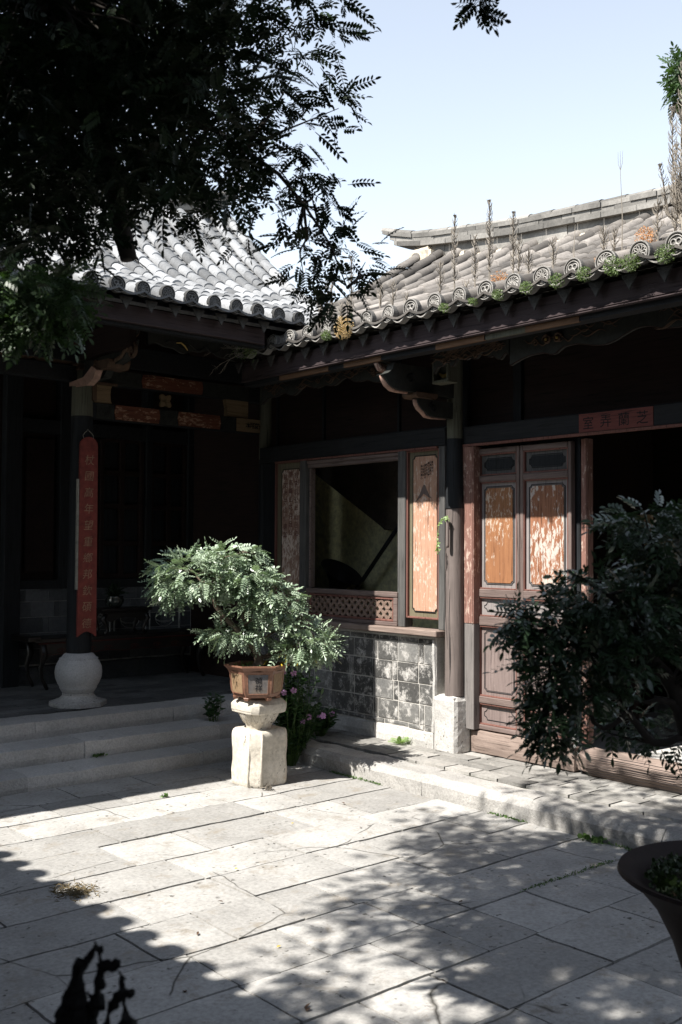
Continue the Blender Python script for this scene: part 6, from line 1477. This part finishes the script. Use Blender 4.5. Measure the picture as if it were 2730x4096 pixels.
scatter('low_foliage', tm3[:2], P, U*[1, 1, .4]+rng.normal(size=P.shape)*.45+[0, 0, -.3], rng.normal(size=P.shape)*.5+[-.2, 0, 1.0], .65+.25*rng.random(len(P)), M['leaflow'], tr, tv=.5)
n = 15; P = np.tile(np.array([2.375, 2.102, 3.345]), (n, 1))+rng.normal(size=(n, 3))*.012
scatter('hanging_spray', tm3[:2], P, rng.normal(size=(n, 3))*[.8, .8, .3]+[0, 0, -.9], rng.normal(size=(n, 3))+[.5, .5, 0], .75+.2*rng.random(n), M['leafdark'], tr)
# high canopy above the frame: throws the dappled shade over the lower courtyard, with unseen clusters added to darken the foreground
def shade_point(gx, gy, z): t = z/-TRAVEL.z; return (gx-TRAVEL.x*t, gy-TRAVEL.y*t, z)
Pc = []
rs = random.Random(21)
def lit_gap(gx, gy):
    """soft islands of sun left in the shade"""
    v = noise.noise(Vector((gx*1.9+3.1, gy*2.6, 0)))+.45*noise.noise(Vector((gx*5.5, gy*7+9, 2)))
    return v
EDGE = [(1.9, 3.05), (2.25, 3.2), (2.6, 3.45), (3.0, 3.62), (3.3, 3.88), (3.9, 4.05), (4.4, 4.55), (4.8, 4.55), (5.3, 4.55), (7, 4.4)]
def edge(gx): return lerp_profile(EDGE, gx) if gx > 1.9 else 3.05
clusters = []; CN = []
while len(clusters) < 1900:
    gx, gy = rs.uniform(-.6, 6.8), rs.uniform(-1.6, 4.7)
    if gy > edge(gx)-.10*rs.random() : continue
    if lit_gap(gx, gy) > (.27 if gx < 3.7 else .36) and (gy > 3.0 or (2.25 < gx < 2.8 and gy > 2.6)): continue
    z = rs.uniform(3.7, 5.3)
    p = shade_point(gx, gy, z)
    d = math.hypot(p[0], p[1])
    if (p[2]-1.65)/max(d, .1) < .62 and p[0] > -.3: continue
    q_ = Vector(p)-Vector((1.03, 2.80, 2.32)); q_ = q_-TRAVEL*q_.dot(TRAVEL)
    if q_.length < .31: continue
    clusters.append(((p[0], p[1], p[2]), (.16, .16, .12))); CN.append(30 if gy < 3.0 else 11)
P, U = in_blobs(clusters, CN, .1)
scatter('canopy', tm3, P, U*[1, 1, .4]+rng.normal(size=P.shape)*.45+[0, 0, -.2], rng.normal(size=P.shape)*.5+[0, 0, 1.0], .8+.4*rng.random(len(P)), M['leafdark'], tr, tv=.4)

ft = thing('distant_tree', 'sunlit green tree showing above the roof at the right edge of the sky', 'tree', (13.6, 7.2, 0))
m = MB(); m.tube([(13.6, 7.0, 0), (13.5, 7.1, 4), (13.4, 7.2, 7), (13.3, 7.3, 8.5)], [.3, .25, .15, .06], 10)
for e in ((12.6, 7.6, 7.8), (13.2, 6.6, 8.4), (13.9, 6.7, 8.0)): m.tube([(13.45, 7.15, 5.5), (13.2, 7.2, 6.8), e], [.12, .08, .03], 7)
m.obj('trunk', M['bark'], ft, smooth=True)
blobs = [((12.75, 7.25, 7.95), (.45, .45, .30)), ((12.62, 7.42, 8.25), (.25, .25, .22)), ((12.85, 7.05, 7.45), (.35, .35, .25)), ((13.3, 6.7, 8.0), (.8, .8, .7)), ((13.6, 6.9, 7.1), (.8, .8, .6)), ((12.9, 7.15, 7.2), (.2, .2, .2))]
P, U = in_blobs(blobs, [260, 100, 140, 500, 400, 50], .2)
scatter('crown', [pinnate(.16, 4, .075, .032, .4, 55)], P, U+rng.normal(size=P.shape)*.6+[0, 0, -.3], rng.normal(size=P.shape)*.6+[0, 0, 1], .8+.5*rng.random(len(P)), M['leaflow'], ft)
